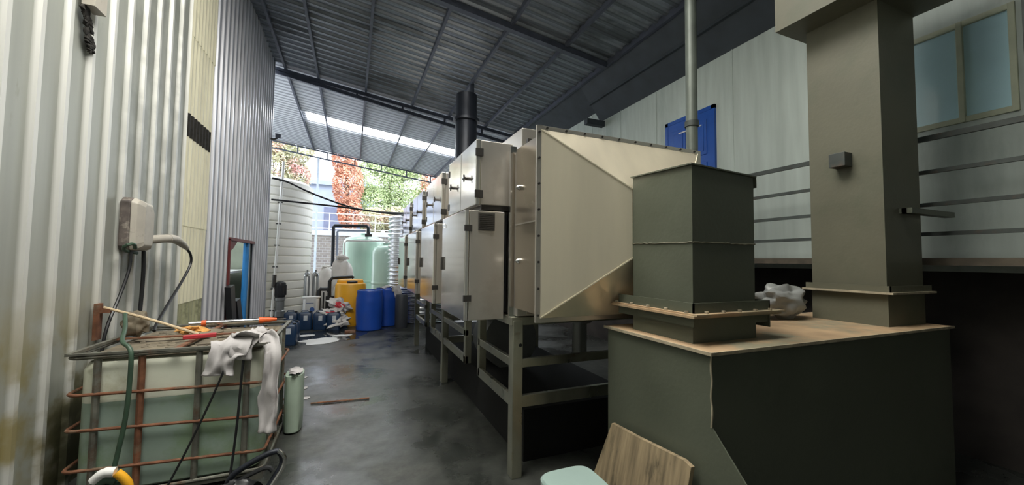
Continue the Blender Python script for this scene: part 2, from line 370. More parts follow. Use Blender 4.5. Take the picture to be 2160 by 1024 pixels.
# roof
def roof_piece(x0, x1, y0, y1, mb): corr_y(mb, y0, y1,   .22, -.045, .05, .12, lambda y, h, t: (t, y, roofz(t)+h), x0, x1, .05)
m = MB()
for a in ((-1.95, 4.44, -4, .7), (1.8, 4.44, .7, 3.5), (-1.95, 4.44, 3.5, 10.45)): roof_piece(*a, m)
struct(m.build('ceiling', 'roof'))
m = MB()
for a in ((-3.4, 4.44, 10.45, 13.5), (-3.4, -1.5, 13.5, 14.42), (-3.4, 4.44, 14.42, 18.1)): roof_piece(*a, m)
struct(m.build('ceiling', mat('clean_roof_sheet', (.66, .68, .73), .45, .1, .06, 1.5)))  # paler copy of the roof sheet, far-end brightness painted in
ridges(bpy.data.materials['clean_roof_sheet'], .05, .22, .035, (.16, .17, .20), .8)  # dark stripes painted in place of the shade along roof ribs
ridges(M['roof'], .05, .22, .035, (.08, .09, .10), .7)  # same painted rib shade on the near roof
m = MB(); m.prism([(-2, roofz(-2)+.06), (4.5, roofz(4.5)+.06), (4.5, roofz(4.5)+.09), (-2, roofz(-2)+.09)], 'y', -4, .65); m.prism([(-2, roofz(-2)+.06), (4.5, roofz(4.5)+.06), (4.5, roofz(4.5)+.09), (-2, roofz(-2)+.09)], 'y', 3.55, 13.5)
struct(m.build('ceiling', 'back'))
m = MB(); m.prism([(-1.5, roofz(-1.5)), (4.44, roofz(4.44)), (4.44, roofz(4.44)+.01), (-1.5, roofz(-1.5)+.01)], 'y', 13.5, 14.42)
struct(m.build('window_2', 'skyl'))
m = MB(); m.prism([(-1.9, roofz(-1.9)), (1.8, roofz(1.8)), (1.8, roofz(1.8)+.01), (-1.9, roofz(-1.9)+.01)], 'y', .7, 3.5)  # added glowing panel out of view, lights the near walls and hood
struct(m.build('window_3', 'skyl_near'))
# purlins
for i, x in enumerate((-1.62, -.9, .21, 1.4, 2.43, 3.5)):
    m = MB(); z = roofz(x)-.06
    m.bar((x, -4, z), (x, 18.05, z), .05, .09)
    struct(m.build('trim_%d' % (i+1), 'steelbeam'))
m = MB(); m.bar((4.44, -4, 5.49), (4.44, 18.1, 5.49), .06, .14); struct(m.build('trim_7', 'steelbeam'))
# dark soffit / fascia between roof edge and right wall
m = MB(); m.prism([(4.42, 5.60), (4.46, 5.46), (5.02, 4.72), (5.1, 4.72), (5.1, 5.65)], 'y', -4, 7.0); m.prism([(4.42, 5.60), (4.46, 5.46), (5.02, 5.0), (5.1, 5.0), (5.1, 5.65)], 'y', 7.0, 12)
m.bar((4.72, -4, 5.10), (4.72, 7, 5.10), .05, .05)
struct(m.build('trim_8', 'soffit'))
m = MB(); m.bar((4.55, 6.9, 4.66), (5.0, 6.9, 4.66), .12, .12); m.build('trim_9', 'soffit')['kind'] = 'structure'

def truss(y, z0, z1, x0, x1, xs, n, label, th=.07):
    """z0/z1: functions for lower and upper chord height"""
    t = thing('roof_truss', label, 'roof truss', (x0, y, z0(x0)), 'roof trusses')
    m = MB(); m.bar((x0, y, z1(x0)), (x1, y, z1(x1)), .06, th); m.build('top_chord', 'steelbeam', t)
    m = MB(); m.bar((x0, y, z0(x0)), (x1, y, z0(x1)), .06, th); m.build('bottom_chord', 'steelbeam', t)
    for x in xs:
        m = MB(); m.bar((x, y, z0(x)), (x, y, z1(x)), .05, .05); m.build('web_post', 'steelbeam', t)
    return t
truss(10.6, lambda x: 5.86-.16*x, lambda x: roofz(x)-.14, -1.9, 4.4, (-1.15, 0, 1.15, 2.3, 3.4), 5, 'dark steel roof truss with short posts, crossing the middle of the roof', .09)
truss(18.0, lambda x: roofz(x)-.40, lambda x: roofz(x)-.10, -4.5, 4.4, (-3.4, -2.2, -1.1, 0, 1.1, 2.2, 3.3), 5, 'light roof truss at the far eave in front of the trees', .05)
m = MB(); m.bar((-1.85, 6, roofz(-1.85)-.12), (4.4, 6, roofz(4.4)-.12), .10, .10)
tag(m.build('roof_rafter', 'steelbeam'), 'dark rafter crossing the roof sheets nearest the viewer', 'rafter')
m = MB(); m.box(-1.46, -1.38, 17.96, 18.04, 0, roofz(-1.4)-.4)
tag(m.build('support_post', mat('pale_post', (.55, .62, .72), .5)), 'slim pale post holding the far eave beside the white ribbed tank', 'post')
m = MB(); m.box(4.41, 4.47, 1.02, 1.08, 1.71, 5.45)
tag(m.build('support_post', 'rail'), 'dark post rising from the walkway edge right of the window', 'post')

# platform + railing
m = MB(); m.box(4.42, 4.99, -3.9, 7, 1.66, 1.70); m.box(4.40, 4.44, -3.9, 7, 1.655, 1.715)
tag(m.build('walkway_platform', mat('walkway_edge', (.085, .07, .05), .8, 0, .4, 8)), 'rust-brown raised walkway along the pale right wall', 'walkway')
rl = thing('walkway_railing', 'dark grey steel railing of four bars along the raised walkway', 'railing', (4.44, 1.5, 1.7))
for z, r in ((2.72, .022), (2.435, .016), (2.16, .016), (1.915, .016)):
    m = MB(); m.bar((4.44, -3.8, z), (4.44, 6.9, z), .03, r*2); m.build('rail_bar', 'rail', rl)
for y in (-1.3, 3.25, 5.6):
    m = MB(); m.box(4.425, 4.455, y-.015, y+.015, 1.715, 2.72); m.build('rail_post', 'rail', rl)

# doorway in left wall: room behind
m = MB(); m.box(-3.6, -3.55, 6.8, 10.4, 0, 3); m.box(-3.6, WX-.1, 6.75, 6.8, 0, 3); m.box(-3.6, WX-.1, 10.38, 10.42, 0, 3)
struct(m.build('wall_side_room', 'inner'))
m = MB(); m.box(WX-.05, WX+.03, 7.5, 7.55, 0, 1.95); m.box(WX-.06, WX+.03, 7.5, 9.2, 1.93, 1.98)
struct(m.build('trim_10', 'darkred'))
m = MB()
m.prism([(7.55, 1.93), (7.55, 1.75), (7.75, 1.80), (8.0, 1.93)], 'x', WX-.02, WX+.01); m.build('trim_11', 'darkred')['kind'] = 'structure'
m = MB(); m.tube([(WX-.02, 8.72, 0), (WX-.02, 8.70, .6), (WX-.02, 8.74, 1.1), (WX-.02, 8.76, 1.93)], .05, 8, smoothpath=1)
tag(m.build('door_curtain', 'bluepost'), 'bright blue strip hanging down the far side of the wall doorway', 'curtain strip')
m = MB(); m.box(-3.5, -2.1, 8.2, 10.3, 1.35, 1.39)
tag(m.build('shelf', 'whiteplast'), 'pale shelf inside the room seen through the wall doorway', 'shelf')
m = MB(); m.lathe([(.12, 0), (.19, .05), (.21, .4), (.16, .5), (.10, .55)], (-2.15, 9.35, 0)); 
tag(m.build('storage_pot', 'whiteplast'), 'white rounded pot on the floor inside the wall doorway', 'pot')
for i, (dy, lb) in enumerate(((0, 'black flat panel leaning at the doorway, the taller of two'), (.52, 'short black panel leaning at the doorway behind the taller one'))):
    m = MB(); hgt = 1.22-.25*i
    m.add([(x, y, z) for x in (WX+.06, WX+.14) for y, z in ((7.55+dy, 0), (7.80+dy, 0), (7.38+dy*.75, hgt), (7.16+dy*.75, hgt-.03))],
          [(0, 1, 2, 3), (7, 6, 5, 4), (0, 4, 5, 1), (1, 5, 6, 2), (2, 6, 7, 3), (3, 7, 4, 0)])
    tag(m.build('leaning_panel', 'black'), lb, 'panel', 'black panels leaning at the doorway')

# ------------------------------------------------------------------ treatment machine (stainless)
# long body
t = thing('exhaust_housing', 'long stainless exhaust housing behind the wall of cabinets', 'exhaust housing', (1.9, 5.3, 1.2))
m = MB(); m.box(1.19, 2.6, 2.75, 8.0, 1.22, 2.52); m.build('housing', 'stain', t, bevel=.008)
m = MB(); m.box(1.24, 2.5, 2.80, 3.45, 2.53, 2.73); m.build('roof_box', 'stain', t, bevel=.006)
m = MB(); m.bar((1.165, 2.80, 1.2), (1.165, 2.80, 2.56), .03, .05); m.build('corner_strip', 'chrome', t)
for y in (2.62, 2.42):
    pass
# steel stands
def stand(y0, y1, label):
    t = thing('steel_stand', label, 'stand', (1.9, y0, 0), 'stainless stands under the exhaust housing')
    for x in (1.20, 2.56):
        for y in (y0,):
            m = MB(); m.box(x-.04, x+.045, y-.045, y+.045, 0, 1.19); m.build('leg', 'stand', t, bevel=.005)
    for z, hz in ((.57, .045), (.86, .033)):
        m = MB()
        m.box(1.165, 1.20, y0+.04, y0+.85, z-hz, z+hz)
        m.build('side_rail', 'stand', t, bevel=.004)
        m = MB(); m.box(1.24, 2.56, y0-.045, y0-.005, z-hz, z+hz); m.build('cross_rail', 'stand', t, bevel=.004)
    m = MB(); m.box(1.165, 1.235, y0+.80, y0+.87, .53, 1.16); m.build('short_post', 'stand', t, bevel=.004)
    # second bay
    if y1-y0 > 2:
        for z, hz in ((.57, .04), (.86, .033)):
            m = MB(); m.box(1.165, 1.20, y0+1.30, y1-.06, z-hz, z+hz); m.build('side_rail', 'stand', t, bevel=.004)
        m = MB(); m.box(1.165, 1.235, y0+1.30, y0+1.37, .53, 1.16); m.build('short_post', 'stand', t, bevel=.004)
    m = MB(); m.box(1.15, 2.6, y0-.04, y1-.06, 1.15, 1.215); m.build('top_frame', 'stand', t, bevel=.004)
    for z in (1.0,):
        m = MB(); m.cyl((1.222, y0-.047, z), (1.222, y0-.040, z), .014, 10); m.build('bolt_hole', 'black', t)
    return t
stand(2.79, 5.22, 'stainless tube stand nearest the viewer, under the front half of the housing')
stand(5.24, 7.60, 'stainless tube stand under the rear half of the housing')
m = MB(); m.box(1.16, 1.245, 7.62, 7.70, 0, 1.2); m.box(2.5, 2.58, 7.62, 7.70, 0, 1.2); m.box(1.245, 2.5, 7.63, 7.69, .5, .58); m.box(1.16, 2.58, 7.62, 7.98, 1.16, 1.215)
tag(m.build('steel_stand', 'stand'), 'stainless leg frame at the far end of the housing by the corrugated tank', 'stand', 'stainless stands under the exhaust housing')

def tee_handle(mb, x, y, z):
    mb.cyl((x, y, z), (x-.035, y, z), .014, 10); mb.cyl((x-.035, y-.03, z), (x-.035, y+.03, z), .008, 8); mb.cyl((x-.035, y, z-.03), (x-.035, y, z+.03), .007, 8)
def upper_cabinet(y0, label):
    t = thing('filter_cabinet', label, 'cabinet', (1.03, y0+.45, 2.09), 'upper stainless cabinets')
    m = MB(); m.box(.915, 1.185, y0, y0+.90, 2.09, 2.60); m.build('body', 'stain', t, bevel=.005)
    for a, b in ((y0-.004, y0+.44), (y0+.45, y0+.905)):
        m = MB(); m.box(.874, .912, a, b, 2.085, 2.603); d = m.build('door', 'mirror', t, bevel=.006)
        m = MB(); tee_handle(m, .874, (a+b)/2, 2.33); m.build('handle', 'hinge', d)
        for z in (2.17, 2.50):
            m = MB(); m.box(.868, .93, a-.012 if a < y0+.2 else b-.03, (a+.008) if a < y0+.2 else b+.012, z-.03, z+.03); m.build('hinge', 'hinge', d)
    m = MB(); m.box(.93, 1.16, y0+.02, y0+.88, 2.052, 2.09); m.build('plinth', 'hinge', t)  # dark slab added for the shaded gap under the cabinet
    return t
def lower_cabinet(y0, label, vent=False):
    t = thing('control_cabinet', label, 'cabinet', (.97, y0+.4, 1.19), 'lower stainless cabinets')
    m = MB(); m.box(.832, 1.12, y0, y0+.80, 1.19, 2.04); m.build('body', 'stain', t, bevel=.004)
    m = MB(); m.box(1.12, 1.15, y0+.03, y0+.77, 1.24, 2.02); m.build('back_spacer', 'black', t)  # black slab added for the shaded gap behind the cabinet
    m = MB(); m.box(.796, .828, y0-.003, y0+.803, 1.187, 2.043); d = m.build('door', 'mirror', t, bevel=.006)
    for z in (1.36, 1.90):
        m = MB(); m.box(.79, .850, y0-.012, y0+.01, z-.024, z+.024); m.build('hinge', 'hinge', d)
    m = MB(); m.box(.775, .796, y0+.74, y0+.765, 1.56, 1.68); m.build('handle', 'hinge', d, bevel=.004)
    if vent:
        v = MB(); v.box(.90, 1.035, y0-.008, y0, 1.885, 2.025)
        vo = v.build('vent', mat('vent_grille', (.12, .115, .105), .5, .6), t)
        s = MB()
        for k in range(9): s.box(.908, 1.027, y0-.014, y0-.008, 1.893+k*.0145, 1.900+k*.0145)
        s.build('vent_slats', 'hinge', vo)
        s = MB()
        s.tube([(.796, y0+.72, 1.99), (.78, y0+.72, 1.985), (.78, y0+.72, 1.955), (.796, y0+.72, 1.95)], .004, 6); s.build('hook', 'chrome', d)
    return t
U = ['upper stainless double-door cabinet nearest the steel hood', 'upper stainless cabinet second from the hood, above the one reflecting the yellow tank',
     'upper stainless cabinet third from the hood', 'upper stainless cabinet farthest from the hood, by the corrugated tank']
Lw = ['lower stainless cabinet with a square vent grille on its side, nearest the hood', 'lower stainless cabinet second from the hood, reflecting the yellow tank',
      'lower stainless cabinet third from the hood', 'lower stainless cabinet farthest from the hood']
u0 = upper_cabinet(2.855, U[0]); l0 = lower_cabinet(2.855, Lw[0], True); l1 = lower_cabinet(4.08, Lw[1])
for k in (1, 2, 3): dup(u0, (0, 1.235*k, 0), U[k])
for k in (1, 2): dup(l1, (0, 1.22*k, 0), Lw[k+1])

# hood
t = thing('steel_hood', 'large stainless tapering hood with a bolted flange behind the green duct', 'hood', (1.88, 2.4, 1.27))
FX0, FX1, FZ0, FZ1, FY = 1.165, 2.60, 1.272, 2.545, 2.31
m = MB(); m.box(FX0+.005, FX1-.005, FY+.01, 2.745, FZ0+.015, FZ1-.02); m.box(FX0-.001, FX1-.1, FY+.2, FY+.203, FZ0, FZ0+.02)
hb = m.build('collar', 'stain_dark', t, bevel=.006)
m = MB(); m.box(FX0+.0, FX0+.006, FY+.02, 2.74, 1.925, 1.935); m.build('crease', 'stain', hb)
m = MB(); fw = .045
m.box(FX0-.035, FX0+.0, FY-.008, FY+.01, FZ0-.03, FZ1+.03); m.box(FX1, FX1+.035, FY-.008, FY+.01, FZ0-.03, FZ1+.03)
m.box(FX0, FX1, FY-.008, FY+.01, FZ1, FZ1+.03); m.box(FX0, FX1, FY-.008, FY+.01, FZ0-.03, FZ0)
fl = m.build('flange', 'stain', t, bevel=.002)
m = MB()
for k in range(8):
    z = FZ0+.02+k*(FZ1-FZ0-.04)/7; m = MB(); m.cyl((FX0-.018, FY-.018, z), (FX0-.018, FY+.02, z), .008, 8); m.build('bolt', 'hinge', fl)
for k in range(10):
    x = FX0+.04+k*(FX1-FX0-.08)/9; m = MB(); m.cyl((x, FY-.018, FZ1+.015), (x, FY+.02, FZ1+.015), .008, 8); m.build('bolt', 'hinge', fl)
OX0, OX1, OZ0, OZ1, OY = 1.76, 2.27, 1.68, 2.15, 2.095
m = MB()
a = [(FX0, FY-.008, FZ0), (FX1, FY-.008, FZ0), (FX1, FY-.008, FZ1), (FX0, FY-.008, FZ1)]; b = [(OX0, OY, OZ0), (OX1, OY, OZ0), (OX1, OY, OZ1), (OX0, OY, OZ1)]
m.add(a+b, [(0, 1, 5, 4), (1, 2, 6, 5), (2, 3, 7, 6), (3, 0, 4, 7)])
hp = m.build('taper', 'cream', t)
for i in (0, 1, 2, 3): m = MB(); m.bar(a[i], b[i], .008, .008); m.build('corner_seam', 'cream', hp)
for z in (2.21, 1.65):
    m = MB(); m.lathe([(.02, 0), (.022, .01), (.012, .03), (.004, .035)], (0, 0, 0), 12)
    m.v = [Vector((FX0+.004-v.z, 2.66+v.x, z+v.y)) for v in m.v]; m.build('latch', 'chrome', t)
for y, z in ((2.42, 2.545), (2.58, 2.54)):
    m = MB(); m.box(FX0+.02, FX0+.05, y-.015, y+.015, FZ1-.03, FZ1+.02); m.build('lifting_lug', 'hinge', t)

# chimney & pipe
t = thing('exhaust_stack', 'thick black exhaust stack rising above the stainless cabinets', 'chimney', (1.95, 7.05, 2.52))
m = MB(); m.lathe([(.205, 0), (.205, 2.0), (.20, 2.02), (.20, 2.3)], (1.95, 7.05, 2.52), 28); m.build('pipe', 'blacksteel', t)
m = MB(); m.lathe([(.205, 1.78), (.25, 1.78), (.25, 1.83), (.205, 1.83)], (1.95, 7.05, 2.52), 28); m.build('flange', 'blacksteel', t)
m = MB(); m.lathe([(.205, .0), (.27, .0), (.27, .03), (.205, .03)], (1.95, 7.05, 2.52), 28); m.build('flange', 'blacksteel', t)
t = thing('drain_pipe', 'tall grey steel pipe rising past the blue door to the roof', 'pipe', (3.53, 3.2, 0))
m = MB(); m.cyl((3.53, 3.2, 0), (3.53, 3.2, roofz(3.53)), .062, 20); m.build('pipe', mat('grey_pipe', (.13, .15, .13), .45, .2, .2, 4), t)
m = MB(); m.lathe([(.063, 0), (.075, .0), (.075, .06), (.063, .06)], (3.53, 3.2, 3.2), 20); m.build('coupling', 'rail', t)
m = MB(); m.cyl((2.45, 8.4, 0), (2.45, 8.4, roofz(2.45)), .05, 12); m.box(2.37, 2.53, 8.32, 8.48, 3.5, 3.62)
tag(m.build('support_post', 'steelbeam'), 'thin post behind the housing rising to the roof beside the black stack', 'post')

# ------------------------------------------------------------------ green box with ducts
t = thing('fan_box', 'big grey-green steel box with a dusty brown top under both green ducts', 'steel box', (2.9, 1.8, 0))
m = MB(); m.prism([(2.26, 0), (2.26, 1.195), (1.42, 1.195), (1.42, 0)], 'x', 1.688, 4.14); m.build('box_body', 'green', t)
m = MB(); m.prism([(2.26, 0), (2.26, 1.195), (1.42, 1.195), (1.42, .83), (.72, .10), (.72, 0)], 'x', 1.68, 1.688); m.build('side_plate', 'green', t)
m = MB(); m.box(1.665, 4.155, 1.405, 2.275, 1.195, 1.203); m.build('top_plate', 'dust', t)
m = MB(); m.box(1.66, 4.16, 1.398, 1.406, 1.188, 1.205); m.box(1.657, 1.665, 1.40, 2.28, 1.188, 1.205); m.build('top_edge', 'edge', t)
m = MB(); m.tube([(1.68+.002*random.random(), 1.42+.003*math.sin(z*40), z) for z in [.83+.36*k/14 for k in range(15)]], .005, 6); m.build('weld_seam', 'edge', t)

t = thing('square_duct', 'short grey-green square duct with bolted flange in front of the steel hood', 'duct', (2.02, 1.85, 1.203))
m = MB(); a = (1.757, 1.60); b = (2.27, 2.09)
m.prism([(a[0], a[1]), (b[0], a[1]), (b[0], b[1]), (a[0], b[1])], 'z', 1.203, 1.36); m.build('lower_section', 'green', t)
m = MB(); vs = [(1.763, 1.603, 1.37), (2.27, 1.603, 1.37), (2.27, 2.09, 1.37), (1.76, 2.09, 1.37), (1.768, 1.606, 2.208), (2.28, 1.606, 2.182), (2.28, 2.09, 2.20), (1.757, 2.088, 2.226)]
m.add(vs, [(3, 2, 1, 0), (4, 5, 6, 7), (0, 1, 5, 4), (1, 2, 6, 5), (2, 3, 7, 6), (3, 0, 4, 7)]); up = m.build('upper_section', 'green', t)
m = MB(); m.add([(x, y, z+dz) for dz in (0, .008) for x, y, z in ((1.75, 1.592, 2.209), (2.29, 1.592, 2.182), (2.29, 2.10, 2.20), (1.745, 2.10, 2.227))],
      [(3, 2, 1, 0), (4, 5, 6, 7), (0, 1, 5, 4), (1, 2, 6, 5), (2, 3, 7, 6), (3, 0, 4, 7)])
m.add([(2.28, 1.595, 2.19), (2.292, 1.595, 2.19), (2.30, 1.60, 2.12), (2.28, 2.0, 2.19), (2.292, 2.0, 2.19), (2.30, 2.0, 2.12)], [(0, 1, 2), (5, 4, 3), (0, 3, 4, 1), (1, 4, 5, 2), (2, 5, 3, 0)])
m.build('cap_plate', 'green', t)
m = MB()
def jag(p0, p1, n=22, r=.005):
    p0 = Vector(p0); p1 = Vector(p1); return [p0.lerp(p1, k/n)+Vector((0, 0, (random.random()-.5)*.006)) for k in range(n+1)]
m.tube(jag((1.758, 2.09, 1.775), (1.763, 1.600, 1.768)), .005, 6); m.tube(jag((1.763, 1.600, 1.768), (2.275, 1.600, 1.768)), .005, 6); m.build('weld_seam', 'green_col', up)
m = MB(); m.box(1.69, 2.40, 1.53, 2.24, 1.352, 1.365); m.box(1.70, 2.42, 1.52, 2.235, 1.364, 1.374); fl = m.build('flange', 'dust', t)
m = MB()
m.box(1.725, 1.733, 1.565, 2.2, 1.374, 1.43); m.box(1.725, 2.35, 1.565, 1.573, 1.374, 1.43); m.box(1.725, 1.733, 1.565, 2.2, 1.30, 1.352); m.box(1.733, 2.35, 1.575, 1.583, 1.30, 1.352); m.box(2.342, 2.35, 1.565, 2.2, 1.27, 1.43)
m.build('flange_angle', 'green', t)
m = MB()
for k in range(5): m = MB(); m.cyl((1.71, 1.60+k*.15, 1.374), (1.71, 1.60+k*.15, 1.386), .011, 8); m.build('bolt', 'edge', fl)
for k in range(5): m = MB(); m.cyl((1.80+k*.13, 1.545, 1.374), (1.80+k*.13, 1.545, 1.386), .011, 8); m.build('bolt', 'edge', fl)

t = thing('square_duct', 'tall olive square duct column with a junction box, on the green box', 'duct', (3.86, 1.79, 1.203))
m = MB(); m.box(3.60, 4.12, 1.54, 2.04, 1.203, 1.44); m.build('lower_section', 'green_col', t)
m = MB(); m.box(3.60, 4.115, 1.545, 2.035, 1.45, 3.66); m.build('upper_section', 'green_col', t)
m = MB(); m.box(3.55, 4.17, 1.49, 2.09, 1.44, 1.455); fl = m.build('flange', 'edge', t)
m = MB(); m.box(3.57, 3.578, 1.51, 2.07, 1.455, 1.50); m.box(3.57, 4.15, 1.51, 1.518, 1.455, 1.50); m.build('flange_angle', 'green_col', fl)
m = MB(); m.box(3.34, 4.14, 1.3, 2.13, 3.66, 4.35); m.build('top_duct', 'green_col', t)
m = MB(); m.box(3.50, 3.60, 1.73, 1.84, 2.42, 2.53); m.build('junction_box', 'rail', t, bevel=.004)
m = MB(); m.box(3.80, 4.45, 1.47, 1.53, 2.04, 2.08); m.box(3.80, 3.86, 1.5, 1.545, 2.04, 2.08); m.build('bracket_arm', 'green', t)

# bag on the box, board, stool
m = MB(); m.blob((3.28, 2.10, 1.345), (.26, .14, .13), 3, .22, 2.6, 44, 28)
tag(m.build('plastic_bag', mat('dusty_bag', (.27, .28, .27), .35, 0, .15, 6)), 'crumpled pale plastic bag lying on the green box between the two ducts', 'bag')
m = MB()
m.add([(x+dx, y, z) for dx in (0, -.025) for x, y, z in ((1.50, 1.50, .0), (1.50, 2.28, .0), (1.645, 2.14, .585), (1.64, 1.90, .60), (1.64, 1.54, .63), (1.65, 1.50, .61))],
      [(0, 1, 2, 3, 4, 5), (11, 10, 9, 8, 7, 6)]+[(i, (i+1) % 6, 6+(i+1) % 6, 6+i) for i in range(6)])
tag(m.build('wooden_board', 'board'), 'weathered wooden board leaning on the left side of the green box', 'board')
t = thing('plastic_stool', 'pale green plastic stool on the floor left of the wooden board', 'stool', (1.16, 1.87, 0))
m = MB(); m.lathe([(.0, 0), (.155, 0), (.165, -.012), (.165, -.05), (.155, -.05)], (1.16, 1.85, .45), 40, 1, .95, power=.45)
m.v = [v for v in m.v]; m.build('seat', 'stool', t)
for i, j in ((-1, -1), (1, -1), (-1, 1), (1, 1)):
    m = MB(); m.bar((1.16+i*.12, 1.85+j*.115, .41), (1.16+i*.15, 1.85+j*.145, 0), .045, .03); m.build('leg', 'stool', t, bevel=.006)

# ------------------------------------------------------------------ IBC
IX0, IX1, IY0, IY1 = -1.69, -.57, 3.45, 4.60
t = thing('bulk_container', 'caged white plastic bulk container half full of green liquid against the left wall', 'bulk container', (-1.13, 4.02, 0))
def rrect(x0, x1, y0, y1, r, n=6):
    p = []
    for cx, cy, a in ((x1-r, y1-r, 0), (x0+r, y1-r, 90), (x0+r, y0+r, 180), (x1-r, y0+r, 270)):
        for k in range(n+1):
            an = math.radians(a+90*k/n); p.append((cx+r*math.cos(an), cy+r*math.sin(an)))
    return p
LIQ = .665
def shell(name, mt, zs, parent):
    """stack of rounded rectangles with insets"""
    mb = MB(); rings = []
    for z, ins in zs: rings.append([(x, y, z) for x, y in rrect(IX0+.035+ins, IX1-.035-ins, IY0+.035+ins, IY1-.035-ins, .09)])
    n = len(rings[0]); mb.add([v for r in rings for v in r], [(i*n+k, i*n+(k+1) % n, (i+1)*n+(k+1) % n, (i+1)*n+k) for i in range(len(rings)-1) for k in range(n)]+[tuple(range(n))[::-1], tuple((len(rings)-1)*n+k for k in range(n))], True)
    return mb.build(name, mt, parent)
sh = shell('bottle', 'ibc', [(LIQ, 0), (.88, .0), (.93, .02), (.955, .07), (.96, .14)], t)
shell('liquid_fill', 'liquid', [(.055, .03), (.08, .0), (LIQ-.001, 0)], t)
m = MB(); m.box(IX0+.05, IX1-.05, IY0+.05, IY1-.05, .955, .966); m.build('top_cover', 'ibctop', t)
m = MB()
for k in range(60):
    x = random.uniform(IX0+.1, IX1-.1); y = random.uniform(IY0+.1, IY1-.1); s = random.uniform(.01, .035)
    m.blob((x, y, .968), (s, s*.8, s*.3), k, .4, 2, 7, 4)
dbr = m.build('debris', 'ibctop', t); dbr['kind'] = 'stuff'
m = MB(); m.lathe([(.12, 0), (.12, .035), (.10, .045)], (-1.15, 4.15, .966), 24); m.build('lid', 'ibctop', t)
# pallet
m = MB(); m.box(IX0, IX1, IY0, IY1, .03, .05)
for x in (IX0, -1.2, IX1-.1): m.box(x, x+.1, IY0, IY1, 0, .03)
m.build('pallet', 'galv', t)
# cage
def ring(z, r, mt, dz=0, zl=0):
    mb = MB(); p = [(x, y, z+dz*(x-IX0)/(IX1-IX0)+.008*math.sin(9*x+z*7)) for x, y in rrect(IX0, IX1, IY0, IY1, .05, 3)]
    mb.tube(p+[p[0]], r, 8); mb.build('cage_rail', mt, t)
ring(.985, .013, 'galv'); ring(.735, .011, 'rust', -.02); ring(.50, .011, 'rust', -.03); ring(.255, .011, 'rust', -.055); ring(.065, .012, 'galv')
for x, mt in ((-1.545, 'galv'), (-1.315, 'rust'), (-.995, 'galv'), (-.70, 'galv')):
    mb = MB(); mb.tube([(x, IY0+.015, .06), (x, IY0+.015, .985)], .021, 8); mb.build('cage_post', mt, t)
for y in (3.7, 4.0, 4.3):
    mb = MB(); mb.tube([(IX1-.012, y, .06), (IX1-.012, y, .985)], .014, 8); mb.build('cage_post', 'galv', t)
m = MB(); m.bar((IX0, 4.0, 1.0), (IX1, 4.0, 1.0), .04, .012); m.bar((-1.13, IY0, .998), (-1.13, IY1, .998), .04, .012); m.build('top_strap', 'rust', t)
m = MB(); m.bar((IX0, IY0, 1.0), (IX0, IY1, 1.0), .03, .02); m.bar((IX1, IY0, 1.003), (IX1, IY1, 1.003), .03, .014); m.bar((IX0, IY0, 1.0), (IX1, IY0, 1.0), .03, .014); m.bar((IX0, IY1, 1.0), (IX1, IY1, 1.0), .03, .014); m.build('top_rim', 'galv', t)

# things on / around IBC
m = MB(); m.tube([(-1.62, 3.95, 1.20), (-1.53, 3.75, 1.11), (-1.45, 3.50, 1.06), (-1.37, 3.44, 1.03), (-1.355, 3.42, .94), (-1.36, 3.415, .6), (-1.40, 3.41, .30), (-1.44, 3.40, .02)], .014, 10, smoothpath=2)
tag(m.build('green_hose', 'hose_green'), 'dark green hose bent over the front rim of the caged container', 'hose')
def cable(pts, r, label, mt='black', sp=2, name='black_cable', grp=None):
    m = MB(); m.tube(pts, r, 8, smoothpath=sp); return tag(m.build(name, mt), label, 'cable', grp)
cable([(-.76, 3.75, 1.02), (-.77, 3.46, 1.035), (-.79, 3.405, .95), (-.90, 3.40, .62), (-1.03, 3.39, .28), (-1.14, 3.38, .03)], .0075, 'thin black cable slanting down to the left across the container front')
cable([(-.70, 3.78, 1.02), (-.70, 3.46, 1.04), (-.715, 3.405, .95), (-.73, 3.40, .5), (-.755, 3.39, .12), (-.76, 3.30, .01)], .0085, 'black cable hanging nearly straight down the container front beside the rag')
t = thing('scrub_brush', 'red-headed brush with a long pale handle lying across the container top', 'brush', (-1.1, 3.75, 1.0))
m = MB(); m.tube([(-1.79, 4.05, 1.245), (-1.45, 3.9, 1.16), (-1.09, 3.76, 1.045)], .011, 8, smoothpath=1); m.build('handle', 'wood', t)
m = MB(); m.bar((-1.17, 3.70, 1.035), (-.97, 3.73, 1.04), .05, .03); m.build('brush_head', 'red', t, bevel=.006)
t = thing('silver_tube', 'silver tube with orange collars lying on the back of the container top', 'tube', (-1.0, 4.5, 1.0))
m = MB(); m.cyl((-1.36, 4.42, 1.035), (-.82, 4.50, 1.035), .022, 14); m.build('barrel', 'chrome', t)
for x in (-1.27, -.83):
    m = MB(); m.cyl((x, 4.42+.148*(x+1.36), 1.035), (x+.035, 4.425+.148*(x+1.36), 1.035), .030, 14); m.build('collar', 'orange', t)
m = MB(); m.tube([(-.80, 4.503, 1.035), (-.74, 4.51, 1.035), (-.68, 4.52, 1.035)], [.028, .022, .014], 12); m.build('nozzle', 'orange', t)
m = MB(); m.cyl((-.68, 4.52, 1.035), (-.60, 4.53, 1.035), .007, 8); m.build('tip', 'hinge', t)
m = MB(); m.blob((-1.27, 4.20, 1.015), (.11, .07, .03), 5, .5, 3, 18, 10); m.blob((-1.17, 4.12, 1.01), (.06, .03, .02), 6, .4, 3, 12, 8)
tag(m.build('work_glove', 'yellowglove'), 'dirty orange glove lying on the container top behind the red brush', 'glove')
